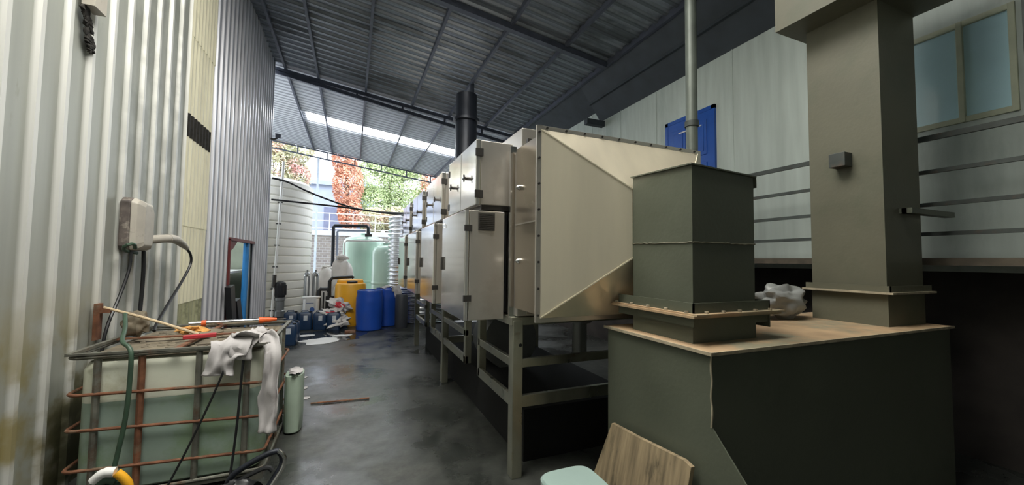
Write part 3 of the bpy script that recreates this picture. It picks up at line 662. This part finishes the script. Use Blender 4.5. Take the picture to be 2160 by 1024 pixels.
# rag: cloth strips draped
def cloth(path, wd, name, label, amp=.02, nu=14, thick=.006, seed=0, twist=0):
    pts = [Vector(p) for p in path]
    for _ in range(2):
        q = [pts[0]]
        for i in range(len(pts)-1): q += [pts[i]*.75+pts[i+1]*.25, pts[i]*.25+pts[i+1]*.75]
        pts = q+[pts[-1]]
    n = len(pts); vs = []
    for i, p in enumerate(pts):
        d = (pts[min(i+1, n-1)]-pts[max(0, i-1)]).normalized()
        side = Vector((1, 0, 0)) if abs(d.x) < .8 else Vector((0, 1, 0)); side = (side-d*side.dot(d)).normalized(); nn = d.cross(side)
        ww = wd[min(len(wd)-1, int(i*len(wd)/n))]
        for k in range(nu):
            u = k/(nu-1)-.5; wob = amp*.45*math.sin(u*11+i*.5+seed)+amp*1.6*noise.noise(Vector((u*3.5, i*.32, seed*3.1)))
            vs.append(p+side*u*ww*(1+.5*noise.noise(Vector((i*.22, seed*1.7, u))))+nn*(wob+.0))
    return vs, [(i*nu+k, i*nu+k+1, (i+1)*nu+k+1, (i+1)*nu+k) for i in range(n-1) for k in range(nu-1)]
m = MB()
vs, fs = cloth([(-.86, 3.40, .80), (-.85, 3.395, .93), (-.80, 3.41, 1.035), (-.74, 3.60, 1.05), (-.70, 3.85, 1.06)], [.16, .17, .24, .22, .12], '', '', .022, seed=1); m.add(vs, fs, True)
vs, fs = cloth([(-.80, 3.52, 1.05), (-.68, 3.50, 1.09), (-.57, 3.48, 1.05), (-.53, 3.41, .97), (-.53, 3.39, .75), (-.53, 3.385, .55), (-.555, 3.38, .36)], [.14, .15, .13, .11, .11, .13, .12], '', '', .022, seed=4); m.add(vs, fs, True)
vs, fs = cloth([(-.74, 3.41, .90), (-.72, 3.42, 1.04), (-.66, 3.55, 1.07), (-.60, 3.7, 1.03)], [.14, .16, .15], '', '', .02, seed=7); m.add(vs, fs, True)
o = m.build('rag', 'rag'); tag(o, 'grubby white rag knotted over the front right rim of the container', 'rag')
sd = o.modifiers.new('s', 'SOLIDIFY'); sd.thickness = .005
# pale rag/pipe clutter near wall
m = MB(); m.blob((-1.62, 4.12, 1.10), (.08, .10, .10), 9, .28, 2.2, 36, 24); 
tag(m.build('dirty_cloth', 'ibctop'), 'dirty brown cloth heap against the wall at the container corner', 'cloth')
m = MB(); m.box(-1.82, -1.80, 3.98, 4.06, 1.00, 1.28); m.bar((-1.81, 4.03, 1.22), (-1.74, 4.03, 1.22), .03, .03)
tag(m.build('wall_pipe_stub', 'rust'), 'rusty bracket on the wall beside the container', 'bracket')

# white can beside the IBC
t = thing('plastic_drum', 'pale green-white plastic drum on the floor right of the caged container', 'drum', (-.475, 4.32, 0))
m = MB(); m.lathe([(.0, 0), (.065, 0), (.078, .02), (.080, .2), (.080, .50), (.077, .535), (.065, .545), (0, .545)], (-.478, 4.33, 0), 32, 1, 2.0, power=.75); m.build('shell', mat('cloudy_plastic', (.42, .52, .42), .35, 0, .1, 5), t)
m = MB(); m.blob((-.47, 4.30, .565), (.06, .12, .014), 4, .5, 3, 14, 8); m.build('torn_cover', 'rag', t)

# charger box
t = thing('charger_box', 'beige wall charger with a pistol plug inserted, on the left wall above the container', 'charger', (-1.8, 4.42, 1.75))
m = MB(); pf = [(4.25, 1.74), (4.27, 1.70), (4.56, 1.70), (4.60, 1.76), (4.60, 2.06), (4.55, 2.14), (4.30, 2.16), (4.25, 2.12)]
m.prism(pf, 'x', WX+.028, WX+.10); bx = m.build('back_case', mat('box_side', (.12, .10, .09), .6, 0, .4, 14, dirt=(.4, .36, .3), dscale=9, damt=.8, dpos=.55), t, bevel=.01)
m = MB(); cy, cz = 4.43, 1.93
fr = [(cy+(y-cy)*.9, cz+(z-cz)*.92) for y, z in pf]; fr2 = [(cy+(y-cy)*.45, cz+(z-cz)*.8) for y, z in pf]; n = len(pf)
m.add([(WX+.10, y, z) for y, z in pf]+[(WX+.14, y, z) for y, z in fr]+[(WX+.165, y, z) for y, z in fr2], [(k, (k+1) % n, n+(k+1) % n, n+k) for k in range(n)]+[(n+k, n+(k+1) % n, 2*n+(k+1) % n, 2*n+k) for k in range(n)]+[tuple(range(2*n, 3*n)), tuple(range(n))[::-1]])
m.build('front_cover', 'beige', t, bevel=.01)
m = MB(); m.tube([(WX+.10, 4.52, 1.80), (WX+.16, 4.66, 1.82), (WX+.18, 4.78, 1.83)], .040, 14); m.build('socket', 'beige', t)
m = MB(); m.tube([(WX+.18, 4.77, 1.83), (WX+.19, 4.92, 1.83), (WX+.20, 5.05, 1.79), (WX+.21, 5.16, 1.745)], [.042, .042, .034, .024], 14, smoothpath=1); m.build('plug', 'beige', t)
m = MB(); m.tube([(WX+.14, 4.27, 1.72), (WX+.16, 4.20, 1.76), (WX+.12, 4.15, 1.74), (WX+.08, 4.22, 1.70), (WX+.10, 4.40, 1.68)], .014, 8, smoothpath=1); m.build('cable_loop', 'hose_green', t)
cable([(WX+.21, 5.15, 1.745), (WX+.22, 5.25, 1.68), (WX+.22, 5.28, 1.58), (WX+.20, 5.12, 1.40), (WX+.19, 4.85, 1.20), (WX+.2, 4.56, 1.02), (WX+.22, 4.48, .98)], .013, 'black charging cable looping from the plug down to the container')
cable([(WX+.10, 4.52, 1.70), (WX+.10, 4.54, 1.5), (WX+.10, 4.52, 1.2), (WX+.11, 4.47, .95), (WX+.12, 4.46, .5), (WX+.10, 4.7, .02)], .016, 'thick black cable dropping straight down from the wall charger')
cable([(WX+.10, 4.30, 1.70), (WX+.11, 4.28, 1.55), (WX+.09, 4.18, 1.30), (WX+.09, 4.03, 1.10), (WX+.09, 3.98, .9), (WX+.09, 3.95, .3)], .012, 'black cable curving down left from the wall charger')
# burnt bracket high on the wall
t = thing('wall_bracket', 'charred open bracket box high on the left wall', 'bracket', (WX+.03, 3.70, 3.2))
m = MB(); m.box(WX+.028, WX+.10, 3.62, 3.76, 3.44, 3.62); m.build('box', 'beige', t)
m = MB()
for k in range(46):
    f_ = k/45; m.blob((WX+.035, 3.64+.10*f_+random.uniform(-.03, .04), 3.44-.29*f_), (.012, random.uniform(.01, .035), random.uniform(.01, .03)), k, .5, 3, 7, 5)
m.build('charred_bundle', 'soot', t)

# CCTV on wall end
t = thing('security_camera', 'small dark security camera on an arm at the far corner of the left wall', 'camera', (WX+.04, 10.3, 4.38))
m = MB(); m.tube([(WX+.02, 10.30, 4.42), (WX+.10, 10.30, 4.42), (WX+.16, 10.32, 4.46)], .02, 8); m.build('arm', 'hinge', t)
m = MB(); m.bar((WX+.13, 10.45, 4.55), (WX+.20, 10.18, 4.47), .10, .10); m.build('housing', 'steelbeam', t, bevel=.01)

# trolley handle, hose end at bottom
t = thing('cart_handle', 'black and chrome looped cart handle in front of the container', 'cart', (-.5, 2.85, 0))
m = MB(); m.tube([(-.70, 2.95, .02), (-.68, 2.92, .28), (-.55, 2.90, .37), (-.41, 2.90, .425), (-.375, 2.90, .39), (-.37, 2.90, .33), (-.42, 2.88, .25), (-.50, 2.85, .12), (-.53, 2.83, .02)], .018, 10, smoothpath=2); m.build('handle_loop', 'blacksteel', t)
m = MB(); m.tube([(-.397, 2.885, .425), (-.36, 2.885, .39), (-.357, 2.885, .33), (-.41, 2.865, .245), (-.455, 2.855, .18)], .013, 10, smoothpath=2); m.build('chrome_edge', 'chrome', t)
m = MB(); m.tube([(-.66, 2.9, .24), (-.56, 2.88, .30), (-.45, 2.88, .34), (-.42, 2.87, .31)], .014, 8, smoothpath=2); m.box(-.72, -.45, 2.78, 2.98, 0, .16); m.blob((-.60, 2.88, .22), (.10, .07, .07), 2, .3); m.build('base', 'black', t)
t = thing('nozzle_hose', 'dark hose with a white and yellow end fitting at the bottom left', 'hose', (-1.2, 2.9, 0))
m = MB(); m.tube([(-1.33, 2.9, 0.02), (-1.30, 2.9, .30), (-1.27, 2.9, .38), (-1.23, 2.9, .42), (-1.18, 2.9, .40)], .03, 12, smoothpath=2); m.blob((-1.22, 2.95, .30), (.08, .06, .09), 8, .3); m.build('hose', 'hose_green', t)
m = MB(); m.tube([(-1.275, 2.89, .41), (-1.235, 2.885, .453), (-1.185, 2.885, .445)], .026, 12, smoothpath=1); m.build('white_sleeve', 'whiteplast', t)
m = MB(); m.tube([(-1.18, 2.885, .44), (-1.15, 2.885, .41), (-1.12, 2.885, .36), (-1.11, 2.9, .10)], .022, 12, smoothpath=1); m.build('yellow_sleeve', 'yellow', t)
m = MB(); m.tube([(-.38, 4.96, .012), (-.1, 4.93, .012), (.24, 4.91, .012)], .010, 6)
tag(m.build('metal_rod', 'rust'), 'thin rusty rod lying on the wet floor right of the container', 'rod')

# ------------------------------------------------------------------ yard: tanks etc.
t = thing('ribbed_tank', 'large cream ribbed plastic tank just past the end of the left wall', 'tank', (-2.48, 12.25, 0))
prof = [(0, .0), (1.36, 0)]; z = 0
while z < 3.55:
    prof += [(1.408, z+.02), (1.412, z+.10), (1.408, z+.185), (1.375, z+.205)]; z += .215
prof += [(1.36, z), (1.30, z+.06), (.5, z+.16), (0, z+.18)]
m = MB(); m.lathe(prof, (-2.48, 12.25, 0), 64); m.build('shell', 'whiteribbed', t)
m = MB(); m.lathe([(.0, .1), (.28, .1), (.28, .3), (.0, .3)], (-2.48, 12.25, z), 24); m.build('hatch', 'black', t)
t = thing('level_pipe', 'thin white vertical pipe with black clips in front of the cream ribbed tank', 'pipe', (-1.62, 10.72, 0))
m = MB(); m.tube([(-1.73, 10.70, 0.0), (-1.70, 10.70, .9), (-1.60, 10.70, 4.0)], .028, 10); m.build('tube', 'whiteplast', t)
m = MB(); m.cyl((-1.705, 10.70, .95), (-1.695, 10.70, 1.25), .045, 12); m.build('sleeve', 'hinge', t)
for k in range(7):
    zz = .4+k*.52; x = -1.73+.0325*zz
    m = MB(); m.bar((x-.06, 10.70, zz), (x+.05, 10.70, zz), .05, .025); m.build('clip', 'black', t)
t = thing('water_pump', 'upright water pump with a black motor in front of the cream tank', 'pump', (-1.60, 10.75, 0))
m = MB(); m.box(-1.78, -1.40, 10.60, 10.95, 0, .20); m.build('plinth', 'concrete', t)
m = MB(); m.box(-1.76, -1.34, 10.62, 10.90, .20, .25); m.build('base', 'black', t)
m = MB(); m.lathe([(.12, .25), (.12, .38), (.095, .40), (.095, .62), (.115, .63), (.115, .70), (.09, .71)], (-1.57, 10.76, 0), 24); m.build('casing', 'pump', t)
m = MB(); m.lathe([(.10, .70), (.115, .74), (.12, 1.02), (.11, 1.06), (.05, 1.09), (0, 1.09)], (-1.57, 10.76, 0), 24); mo = m.build('motor', 'black', t)
m = MB()
for k in range(18):
    an = 2*math.pi*k/18; m.bar((-1.57+.118*math.cos(an), 10.76+.118*math.sin(an), .76), (-1.57+.118*math.cos(an), 10.76+.118*math.sin(an), 1.0), .01, .03)
m.build('fins', 'black', mo)

# translucent green tanks
def petank(c, R, Hh, label):
    t = thing('round_tank', label, 'tank', (c[0], c[1], 0), 'pale green round tanks')
    m = MB(); m.lathe([(0, 0), (R, 0), (R, Hh-.28), (R*.97, Hh-.18), (R*.85, Hh-.08), (R*.5, Hh), (0, Hh+.02)], (c[0], c[1], 0), 48); m.build('shell', 'pegreen', t)
    m = MB()
    for k in range(1): m.lathe([(R+.003, .9), (R+.012, .92), (R+.012, .96), (R+.003, .98)], (c[0], c[1], 0), 48)
    m.build('band', 'pegreen', t)
    m = MB(); m.lathe([(.0, Hh), (.16, Hh), (.16, Hh+.08), (0, Hh+.08)], (c[0], c[1], 0), 20); m.build('lid', 'pegreen', t)
    return t
petank((.38, 13.7), .66, 2.42, 'taller pale green round tank behind the yellow tank, under the black pipe')
petank((.98, 12.45), .42, 2.08, 'shorter pale green round tank in front, beside the corrugated steel tank')
t = thing('pipe_loop', 'black pipe loop rising over the pale green tank', 'pipe', (-.4, 12.6, 0))
m = MB(); m.tube([(-.51, 12.6, 0), (-.53, 12.6, 2.60), (-.50, 12.6, 2.64), (.40, 12.75, 2.68), (.45, 12.78, 2.64), (.46, 12.9, 2.42), (.42, 13.4, 2.42)], .05, 10); m.build('outer_pipe', 'blacksteel', t)
m = MB(); m.tube([(-.39, 12.6, 0), (-.42, 12.6, 2.46), (-.38, 12.6, 2.50), (.36, 12.75, 2.53)], .032, 10); m.build('inner_pipe', 'bluegrey', t)
m = MB(); m.box(.36, .56, 12.8, 12.98, 2.36, 2.44); m.cyl((.46, 12.88, 2.44), (.46, 12.88, 2.56), .06); m.build('flange', 'black', t)
m = MB(); m.tube([(-.17, 12.1, 0), (-.20, 12.1, 2.12), (-.15, 12.1, 2.18), (1.0, 12.1, 2.2)], .022, 8)
tag(m.build('white_pipe', 'whiteplast'), 'thin white pipe frame bent around the front of the pale green tanks', 'pipe')
# corrugated stainless tank
t = thing('corrugated_tank', 'shiny corrugated stainless water tank beyond the cabinets', 'tank', (1.90, 11.08, 0))
prof = [(0, 0), (.97, 0)]; z = 0
while z < 2.8:
    prof += [(.975+.025*math.sin(2*math.pi*(z/.11)), z)]; z += .0138
prof += [(.96, 2.82), (.3, 2.98), (0, 3.0)]
m = MB(); m.lathe(prof, (1.90, 11.08, 0), 64); m.build('shell', 'corr', t)
m = MB(); m.lathe([(0, 2.96), (.2, 2.96), (.2, 3.06), (0, 3.06)], (1.90, 11.08, 0), 20); m.build('lid', 'corr', t)
m = MB(); m.lathe([(0, 0), (.19, 0), (.2, .03), (.2, .75), (.17, .80), (0, .80)], (1.15, 9.72, 0), 24, .75, .75)
tag(m.build('dark_bin', mat('dark_grey_bin', (.05, .055, .07), .5)), 'dark grey bin between the blue barrels and the corrugated tank', 'bin')  # dark cylinder added in place of the shadow by the barrels

# yellow tank
t = thing('dosing_tank', 'bright yellow plastic tank with a black lid behind the blue barrels', 'tank', (0, 10.6, 0))
m = MB(); m.lathe([(0, 0), (.35, 0), (.365, .04), (.365, .98), (.345, 1.03), (.29, 1.045), (.27, 1.02), (0, 1.02)], (0.0, 10.62, 0), 40); m.build('shell', 'yellow', t)
m = MB(); m.box(-.33, .30, 10.68, 10.92, .85, 1.13); m.build('shoulder', 'yellow', t, bevel=.05)
m = MB(); m.lathe([(0, 1.02), (.12, 1.02), (.125, 1.09), (.10, 1.105), (0, 1.105)], (0.03, 10.50, 0), 24); m.build('lid', 'black', t)
# barrels
def barrel(c, label):
    t = thing('plastic_barrel', label, 'barrel', (c[0], c[1], 0), 'blue plastic barrels')
    m = MB(); m.lathe([(0, 0), (.265, 0), (.285, .02), (.29, .08), (.28, .12), (.30, .3), (.302, .6), (.30, .75), (.282, .82), (.29, .88), (.275, .925), (.255, .93), (.25, .905), (0, .905)], (c[0], c[1], 0), 40); m.build('shell', 'blue', t)
    for dx in (-.13, .13):
        m = MB(); m.lathe([(0, .905), (.035, .905), (.035, .93), (0, .93)], (c[0]+dx, c[1], 0), 14); m.build('bung', 'black', t)
    return t
b0 = barrel((.42, 9.72), 'blue plastic barrel standing in front, nearest the yellow tank')
dup(b0, (.42, .50, 0), 'blue plastic barrel behind the other, with a rag on its top')
m = MB(); vs, fs = cloth([(.70, 10.1, .96), (.85, 10.05, .985), (1.0, 9.98, .965), (1.08, 9.93, .88), (1.10, 9.91, .72)], [.2, .25, .25, .16, .14], '', '', .03, seed=2); m.add(vs, fs, True)
o = m.build('rag', 'rag'); o.modifiers.new('s', 'SOLIDIFY').thickness = .006; tag(o, 'crumpled pale rag on top of the rear blue barrel', 'rag')
# jugs
def jug(c, label):
    t = thing('jerry_can', label, 'jerry can', (c[0], c[1], 0), 'dark blue square jerry cans on the floor')
    m = MB()
    m.lathe([(0, 0), (.135, 0), (.145, .015), (.145, .36), (.13, .385), (.06, .40), (0, .40)], (c[0], c[1], 0), 32, power=.3); m.build('can', 'navy', t)
    m = MB(); m.tube([(c[0]-.09, c[1]+.02, .38), (c[0]-.08, c[1]+.02, .425), (c[0]+.04, c[1]+.02, .425), (c[0]+.05, c[1]+.02, .38)], .012, 8); m.build('handle', 'navy', t)
    m = MB(); m.cyl((c[0]+.095, c[1]-.05, .385), (c[0]+.095, c[1]-.05, .415), .03, 12); m.build('cap', 'black', t)
    m = MB(); m.box(c[0]-.03, c[0]+.05, c[1]-.1485, c[1]-.1455, .22, .33); m.build('label_sheet', 'label', t)
    return t
j0 = jug((-1.26, 10.33), 'dark blue jerry can at the left end of the far row, next to the pump')
dup(j0, (.305, -.10, 0), 'dark blue jerry can second from the left in the far row')
dup(j0, (.62, -.21, 0), 'dark blue jerry can third from the left in the far row')
dup(j0, (.915, -.30, 0), 'dark blue jerry can at the right end of the far row')
a = dup(j0, (.19, -1.83, 0), 'dark blue jerry can of the near pair, closest to the container')
a = dup(j0, (.19, -1.50, 0), 'dark blue jerry can of the near pair, the farther one')
# white can on jugs
t = thing('white_canister', 'white canister with blue print standing behind the row of dark blue cans', 'canister', (-.86, 10.62, 0))
m = MB(); m.lathe([(0, 0), (.17, 0), (.185, .02), (.18, .62), (.20, .64), (.20, .67), (0, .68)], (-.88, 10.62, .05), 32, 1, .75, power=.6); m.build('body', 'whiteplast', t)
m = MB(); m.lathe([(.03, 0), (.055, 0), (.055, .003), (.03, .003)], (0, 0, 0), 20); m.v = [Vector((-.85+v.x, 10.475-v.z, .42+v.y)) for v in m.v]
m.build('printed_mark', 'bluprint', t)
m = MB(); m.box(-.98, -.82, 10.470, 10.473, .57, .58); m.build('printed_line', 'bluprint', t)
m = MB(); m.box(-1.05, -.70, 10.5, 10.75, 0, .05); m.build('base_tray', 'whiteplast', t)
# filter columns
for x, lb in ((-1.03, 'left grey metal filter column behind the white canister'), (-.84, 'right grey metal filter column behind the white canister')):
    t = thing('filter_column', lb, 'filter', (x, 11.05, 0), 'pair of grey metal filter columns')
    m = MB(); m.lathe([(0, 0), (.075, 0), (.075, 1.25), (.05, 1.29), (.02, 1.31), (.02, 1.36), (0, 1.36)], (x, 11.05, 0), 20); m.build('cylinder', 'pump', t)
    m = MB(); m.lathe([(.076, 1.2), (.085, 1.2), (.085, 1.25), (.076, 1.25)], (x, 11.05, 0), 20); m.build('clamp', 'chrome', t)
m = MB(); m.cyl((-.935, 10.95, 0), (-.935, 10.95, 1.30), .03, 10); tag(m.build('white_pipe', 'whiteplast'), 'short white pipe between the two grey filter columns', 'pipe')
# bulk bags
for c, r, lb, sd in (((-.66, 12.3, .68), (.34, .38, .72), 'big slumped white bulk bag, the left one behind the filters', 1), ((-.24, 11.6, .85), (.30, .32, .86), 'tall white bulk bag leaning against the pale green tank', 5)):
    t = thing('bulk_bag', lb, 'bag', (c[0], c[1], 0), 'white bulk bags behind the filters')
    m = MB(); m.blob(c, r, sd, .18, 1.6, 28, 18)
    for v in m.v: v.z = max(v.z, 0)
    m.build('sack', 'sackwhite', t)
    m = MB(); m.tube([(c[0]-.12, c[1], c[2]+r[2]*.9), (c[0]-.05, c[1], c[2]+r[2]*1.07), (c[0]+.1, c[1], c[2]+r[2]*.93)], .035, 8, smoothpath=1); m.blob((c[0], c[1], c[2]+r[2]*.98), (.14, .1, .08), sd+2, .5, 3, 12, 8); m.build('gathered_neck', 'sackwhite', t)
m = MB(); m.blob((-.28, 11.07, .52), (.16, .11, .52), 11, .15, 1.6)
for v in m.v: v.z = max(v.z, 0)
tag(m.build('white_sack', 'whiteplast'), 'white sack standing between the black frame and the yellow tank', 'sack')
# black pipework frames
t = thing('pipe_manifold', 'black U-shaped pipe frame standing left of the yellow tank', 'pipework', (-.45, 10.9, 0))
m = MB(); m.tube([(-.50, 10.85, 0), (-.50, 10.85, 1.08), (-.44, 10.85, 1.16), (.02, 11.1, 1.18), (.06, 11.1, 1.14)], .045, 10); m.build('bend_pipe', 'black', t)
m = MB(); m.tube([(-.74, 10.85, 0), (-.74, 10.85, .83), (-.70, 10.85, .88), (-.55, 10.85, .88), (-.52, 10.85, .83)], .05, 10); m.build('short_bend', 'black', t)
m = MB(); m.cyl((-.63, 10.86, 0), (-.63, 10.86, .80), .015, 8); m.box(-.58, -.38, 10.8, 10.92, 0, .7); m.build('valve_block', 'black', t)
# red/white sacks
for k, (c, r, lb) in enumerate((((-.22, 10.18, .54), (.24, .14, .12), 'upper torn white and red sack left of the yellow tank'), ((-.38, 10.12, .36), (.26, .16, .10), 'middle torn white sack under the red one'), ((-.25, 10.0, .15), (.24, .15, .12), 'lowest white sack on the floor by the yellow tank'))):
    t = thing('torn_sack', lb, 'sack', (c[0], c[1], 0), 'torn sacks heaped left of the yellow tank')
    m = MB(); m.blob(c, r, k+20, .45, 2.4, 24, 14); 
    R_ = Matrix.Rotation(.45-.35*k, 3, 'Y')
    m.v = [Vector(c)+R_@(v-Vector(c)) for v in m.v]
    for v in m.v: v.z = max(v.z, .002)
    s = m.build('sack', 'sackwhite', t)
    if k < 2:
        m = MB(); m.blob((c[0]-.02, c[1]-.10, c[2]-.0), (r[0]*.5, .06, r[2]*.55), k+31, .4, 2.2, 16, 10); m.v = [Vector(c)+R_@(v-Vector(c)) for v in m.v]; m.build('red_print', 'redprint', s)
m = MB(); m.box(-.50, -.05, 10.02, 10.30, 0, .26); tag(m.build('crate', 'navy'), 'low dark crate under the torn sacks', 'crate')
m = MB(); m.box(-.10, .12, 9.35, 9.50, 0, .05); tag(m.build('brick', 'rust', bevel=.01), 'reddish brick on the floor in front of the yellow tank', 'brick')
# puddles & paper
def flatpatch(c, rx, ry, z, seed, name, mt, label, cat, th=.003):
    m = MB(); n = 36; p = []
    for k in range(n):
        a = 2*math.pi*k/n; q = 1+.38*noise.noise(Vector((math.cos(a)*1.7, math.sin(a)*1.7, seed)))+.15*noise.noise(Vector((math.cos(a)*5, math.sin(a)*5, seed)))
        p.append((c[0]+rx*q*math.cos(a), c[1]+ry*q*math.sin(a)))
    m.prism(p, 'z', z, z+th); return tag(m.build(name, mt), label, cat, 'puddles on the floor' if cat == 'puddle' else None)
flatpatch((-.45, 9.25), .85, .62, .001, 3, 'puddle', 'water', 'dark puddle on the floor in front of the row of blue cans', 'puddle', .002)
flatpatch((-.52, 8.65), .38, .30, .004, 6, 'plastic_sheet', 'whiteplast', 'white plastic sheet lying wet on the floor in front of the blue cans', 'sheet')  # bright sky reflection on the floor painted as a white patch
flatpatch((-.18, 9.12), .20, .09, .004, 9, 'paper_scrap', 'whiteplast', 'white scrap on the puddle beside the torn sacks', 'paper')
flatpatch((-.85, 9.35), .18, .1, .004, 10, 'paper_scrap', 'whiteplast', 'white scrap on the floor right in front of the far cans', 'paper')
for k, (x, y, s) in enumerate(((-.62, 6.1, .05), (-.55, 5.6, .045), (-.5, 5.2, .05))):
    flatpatch((x, y), s*2, s, .003, 12+k, 'floor_scrap', 'rag', ('pale scrap on the floor, farthest of three behind the container', 'pale scrap on the floor, middle of three beside the container', 'pale scrap on the floor, nearest of three beside the container')[k], 'scrap')
# things under the housing
t = thing('blower_fan', 'dim grey blower casing on the floor under the stainless housing', 'blower', (1.9, 4.2, 0))
m = MB(); m.cyl((1.75, 4.2, .72), (1.75, 4.65, .72), .33, 30); m.build('casing', 'pump', t)
m = MB(); m.cyl((2.3, 3.6, .60), (2.3, 3.6, 1.05), .08, 16); m.cyl((2.3, 3.6, 1.0), (2.3, 3.6, 1.04), .13, 16); m.build('outlet', 'pump', t)
m = MB(); m.box(1.35, 2.5, 2.95, 7.5, 0, .42); m.build('base', mat('grimy_black', (.008, .008, .008), .9), t)  # black block stands in for the deep shade under the housing
m = MB(); m.lathe([(0, 0), (.09, 0), (.09, .2), (0, .2)], (1.45, 6.9, 0), 16)
tag(m.build('white_tub', 'whiteplast'), 'small white tub on the floor under the far stainless stand', 'tub')

# wires
cable([(-1.79, 10.50, 3.54), (-1.5, 10.5, 3.50), (-1.03, 10.5, 3.27), (-.4, 10.5, 3.05), (.05, 10.4, 2.92), (.5, 10.2, 2.84), (1.1, 9.4, 2.75), (1.3, 8.0, 2.6)], .022, 'upper black cable sagging from the wall end to the cabinets', grp='cables across the yard')
cable([(-1.79, 10.50, 3.03), (-1.2, 10.5, 3.0), (-.28, 10.45, 2.95), (.6, 10.2, 2.84), (1.05, 9.5, 2.72), (1.25, 8.05, 2.55)], .022, 'lower black cable running almost level from the wall end to the cabinets', grp='cables across the yard')
cable([(1.13, 7.6, 2.53), (1.10, 6.6, 2.68), (1.12, 6.0, 2.60)], .012, 'short black cable arching over the far cabinets')

# ------------------------------------------------------------------ outside: brick wall, building, trees
t = thing('brick_boundary_wall', 'grey brick boundary wall with pale coping behind the tanks', 'wall', (0, 19.6, 0))
m = MB(); m.box(-6, 9, 19.5, 19.75, 0, 2.72); m.build('brickwork', 'brick', t)
m = MB(); m.box(-6, 9, 19.42, 19.83, 2.72, 2.95); m.build('coping', 'coping', t)
t = thing('white_railing', 'white railing above the brick boundary wall', 'railing', (0, 19.9, 2.95))
for z in (3.15, 3.5, 3.85):
    m = MB(); m.cyl((-6, 19.6, z-.1), (3, 19.6, z-.1), .025, 6); m.build('rail_bar', 'whiteplast', t)
for x in range(-6, 4):
    m = MB(); m.cyl((x, 19.6, 2.95), (x, 19.6, 3.78), .025, 6); m.build('rail_post', 'whiteplast', t)
t = thing('far_building', 'flat-roofed blue-grey building between the red trees', 'building', (-1.0, 31, 0))
m = MB(); m.box(-6, 1.4, 30, 34, 0, 6.85); m.build('walls', 'bluegrey', t)
m = MB(); m.box(-6.2, 1.6, 29.8, 34.2, 6.85, 7.15); m.build('roof_slab', 'bluegrey', t)
m = MB(); m.box(-1.9, 1.0, 29.93, 30, 3.2, 5.3); m.build('window', 'bglass', t)
def tree(c, blobs, mt, n, leaf, label, seed):
    rnd = random.Random(seed); t = thing('tree', label, 'tree', (c[0], c[1], 0))
    m = MB(); top = max(b[2] for b in blobs)
    m.tube([(c[0], c[1], 0), (c[0]+.1, c[1], top*.5), (c[0], c[1], top)], [.16, .11, .04], 8, smoothpath=1)
    for b in blobs: m.tube([(c[0], c[1], top*.4), (b[0], b[1], b[2])], [.06, .02], 6)
    m.build('trunk', 'bark', t)
    m = MB(); tot = sum(b[3] for b in blobs)
    for b in blobs:
        for k in range(int(n*b[3]/tot)):
            while True:
                d = Vector((rnd.uniform(-1, 1), rnd.uniform(-1, 1), rnd.uniform(-1, 1)))
                if d.length < 1: break
            d = d.normalized()*(d.length**.4)
            p = Vector((b[0]+d.x*b[3], b[1]+d.y*b[3], b[2]+d.z*b[4]))
            u = Vector((rnd.gauss(0, 1), rnd.gauss(0, 1), rnd.gauss(0, 1))).normalized(); v = u.orthogonal().normalized(); s = leaf*rnd.uniform(.6, 1.3)
            o = len(m.v); m.v += [p+u*s, p+v*s*.45, p-u*s, p-v*s*.45]; m.f.append([o, o+1, o+2, o+3]); m.sm.append(False)
    fo = m.build('foliage', mt, t)
    return t
tree((-3.6, 23), [(-3.9, 23, 6.6, 1.3, 1.6), (-3.2, 23, 8.0, 1.3, 1.5), (-4.4, 23, 8.2, 1.4, 1.4), (-2.75, 23, 6.0, .6, .8)], 'leafmix', 8500, .10, 'green and pink-leaved tree above the cream ribbed tank', 1)
tree((-.45, 24), [(-.5, 24, 7.6, .75, 1.4), (-.3, 24, 5.9, .85, 1.5), (-.15, 24, 4.3, .7, 1.0), (-.5, 24, 9, .8, 1)], 'leafred', 11000, .085, 'narrow orange-red tree right of the blue-grey building', 2)
tree((2.0, 25), [(1.5, 25, 6.6, 1.5, 1.6), (3.0, 25, 6.2, 1.5, 1.7), (2.2, 25, 7.8, 1.6, 1.3), (1.2, 24.6, 5.0, 1.0, 1.1), (3.6, 25, 5.0, 1.2, 1.2), (3.0, 25, 8, 1.5, 1.3)], 'leafgreen', 19000, .09, 'broad yellow-green tree behind the corrugated tank', 3)
tree((4.9, 24), [(4.6, 24, 6.3, .8, 1.3), (5.2, 24, 5.2, .9, 1.2), (5.2, 24, 7.4, .9, 1.2)], 'leafred', 3000, .11, 'small red tree at the right end of the tree line', 4)
t = tree((1.6, 21.5), [(1.0, 21.5, 3.7, .8, .7), (2.2, 21.5, 3.8, .9, .7), (3.2, 21.5, 3.8, .9, .7)], 'leafmix', 5500, .09, 'low pale hedge-like shrub just above the brick wall', 5)
t.name = 'shrub'; t['category'] = 'shrub'
for o in bpy.data.objects:
    if '_o' in o: del o['_o']
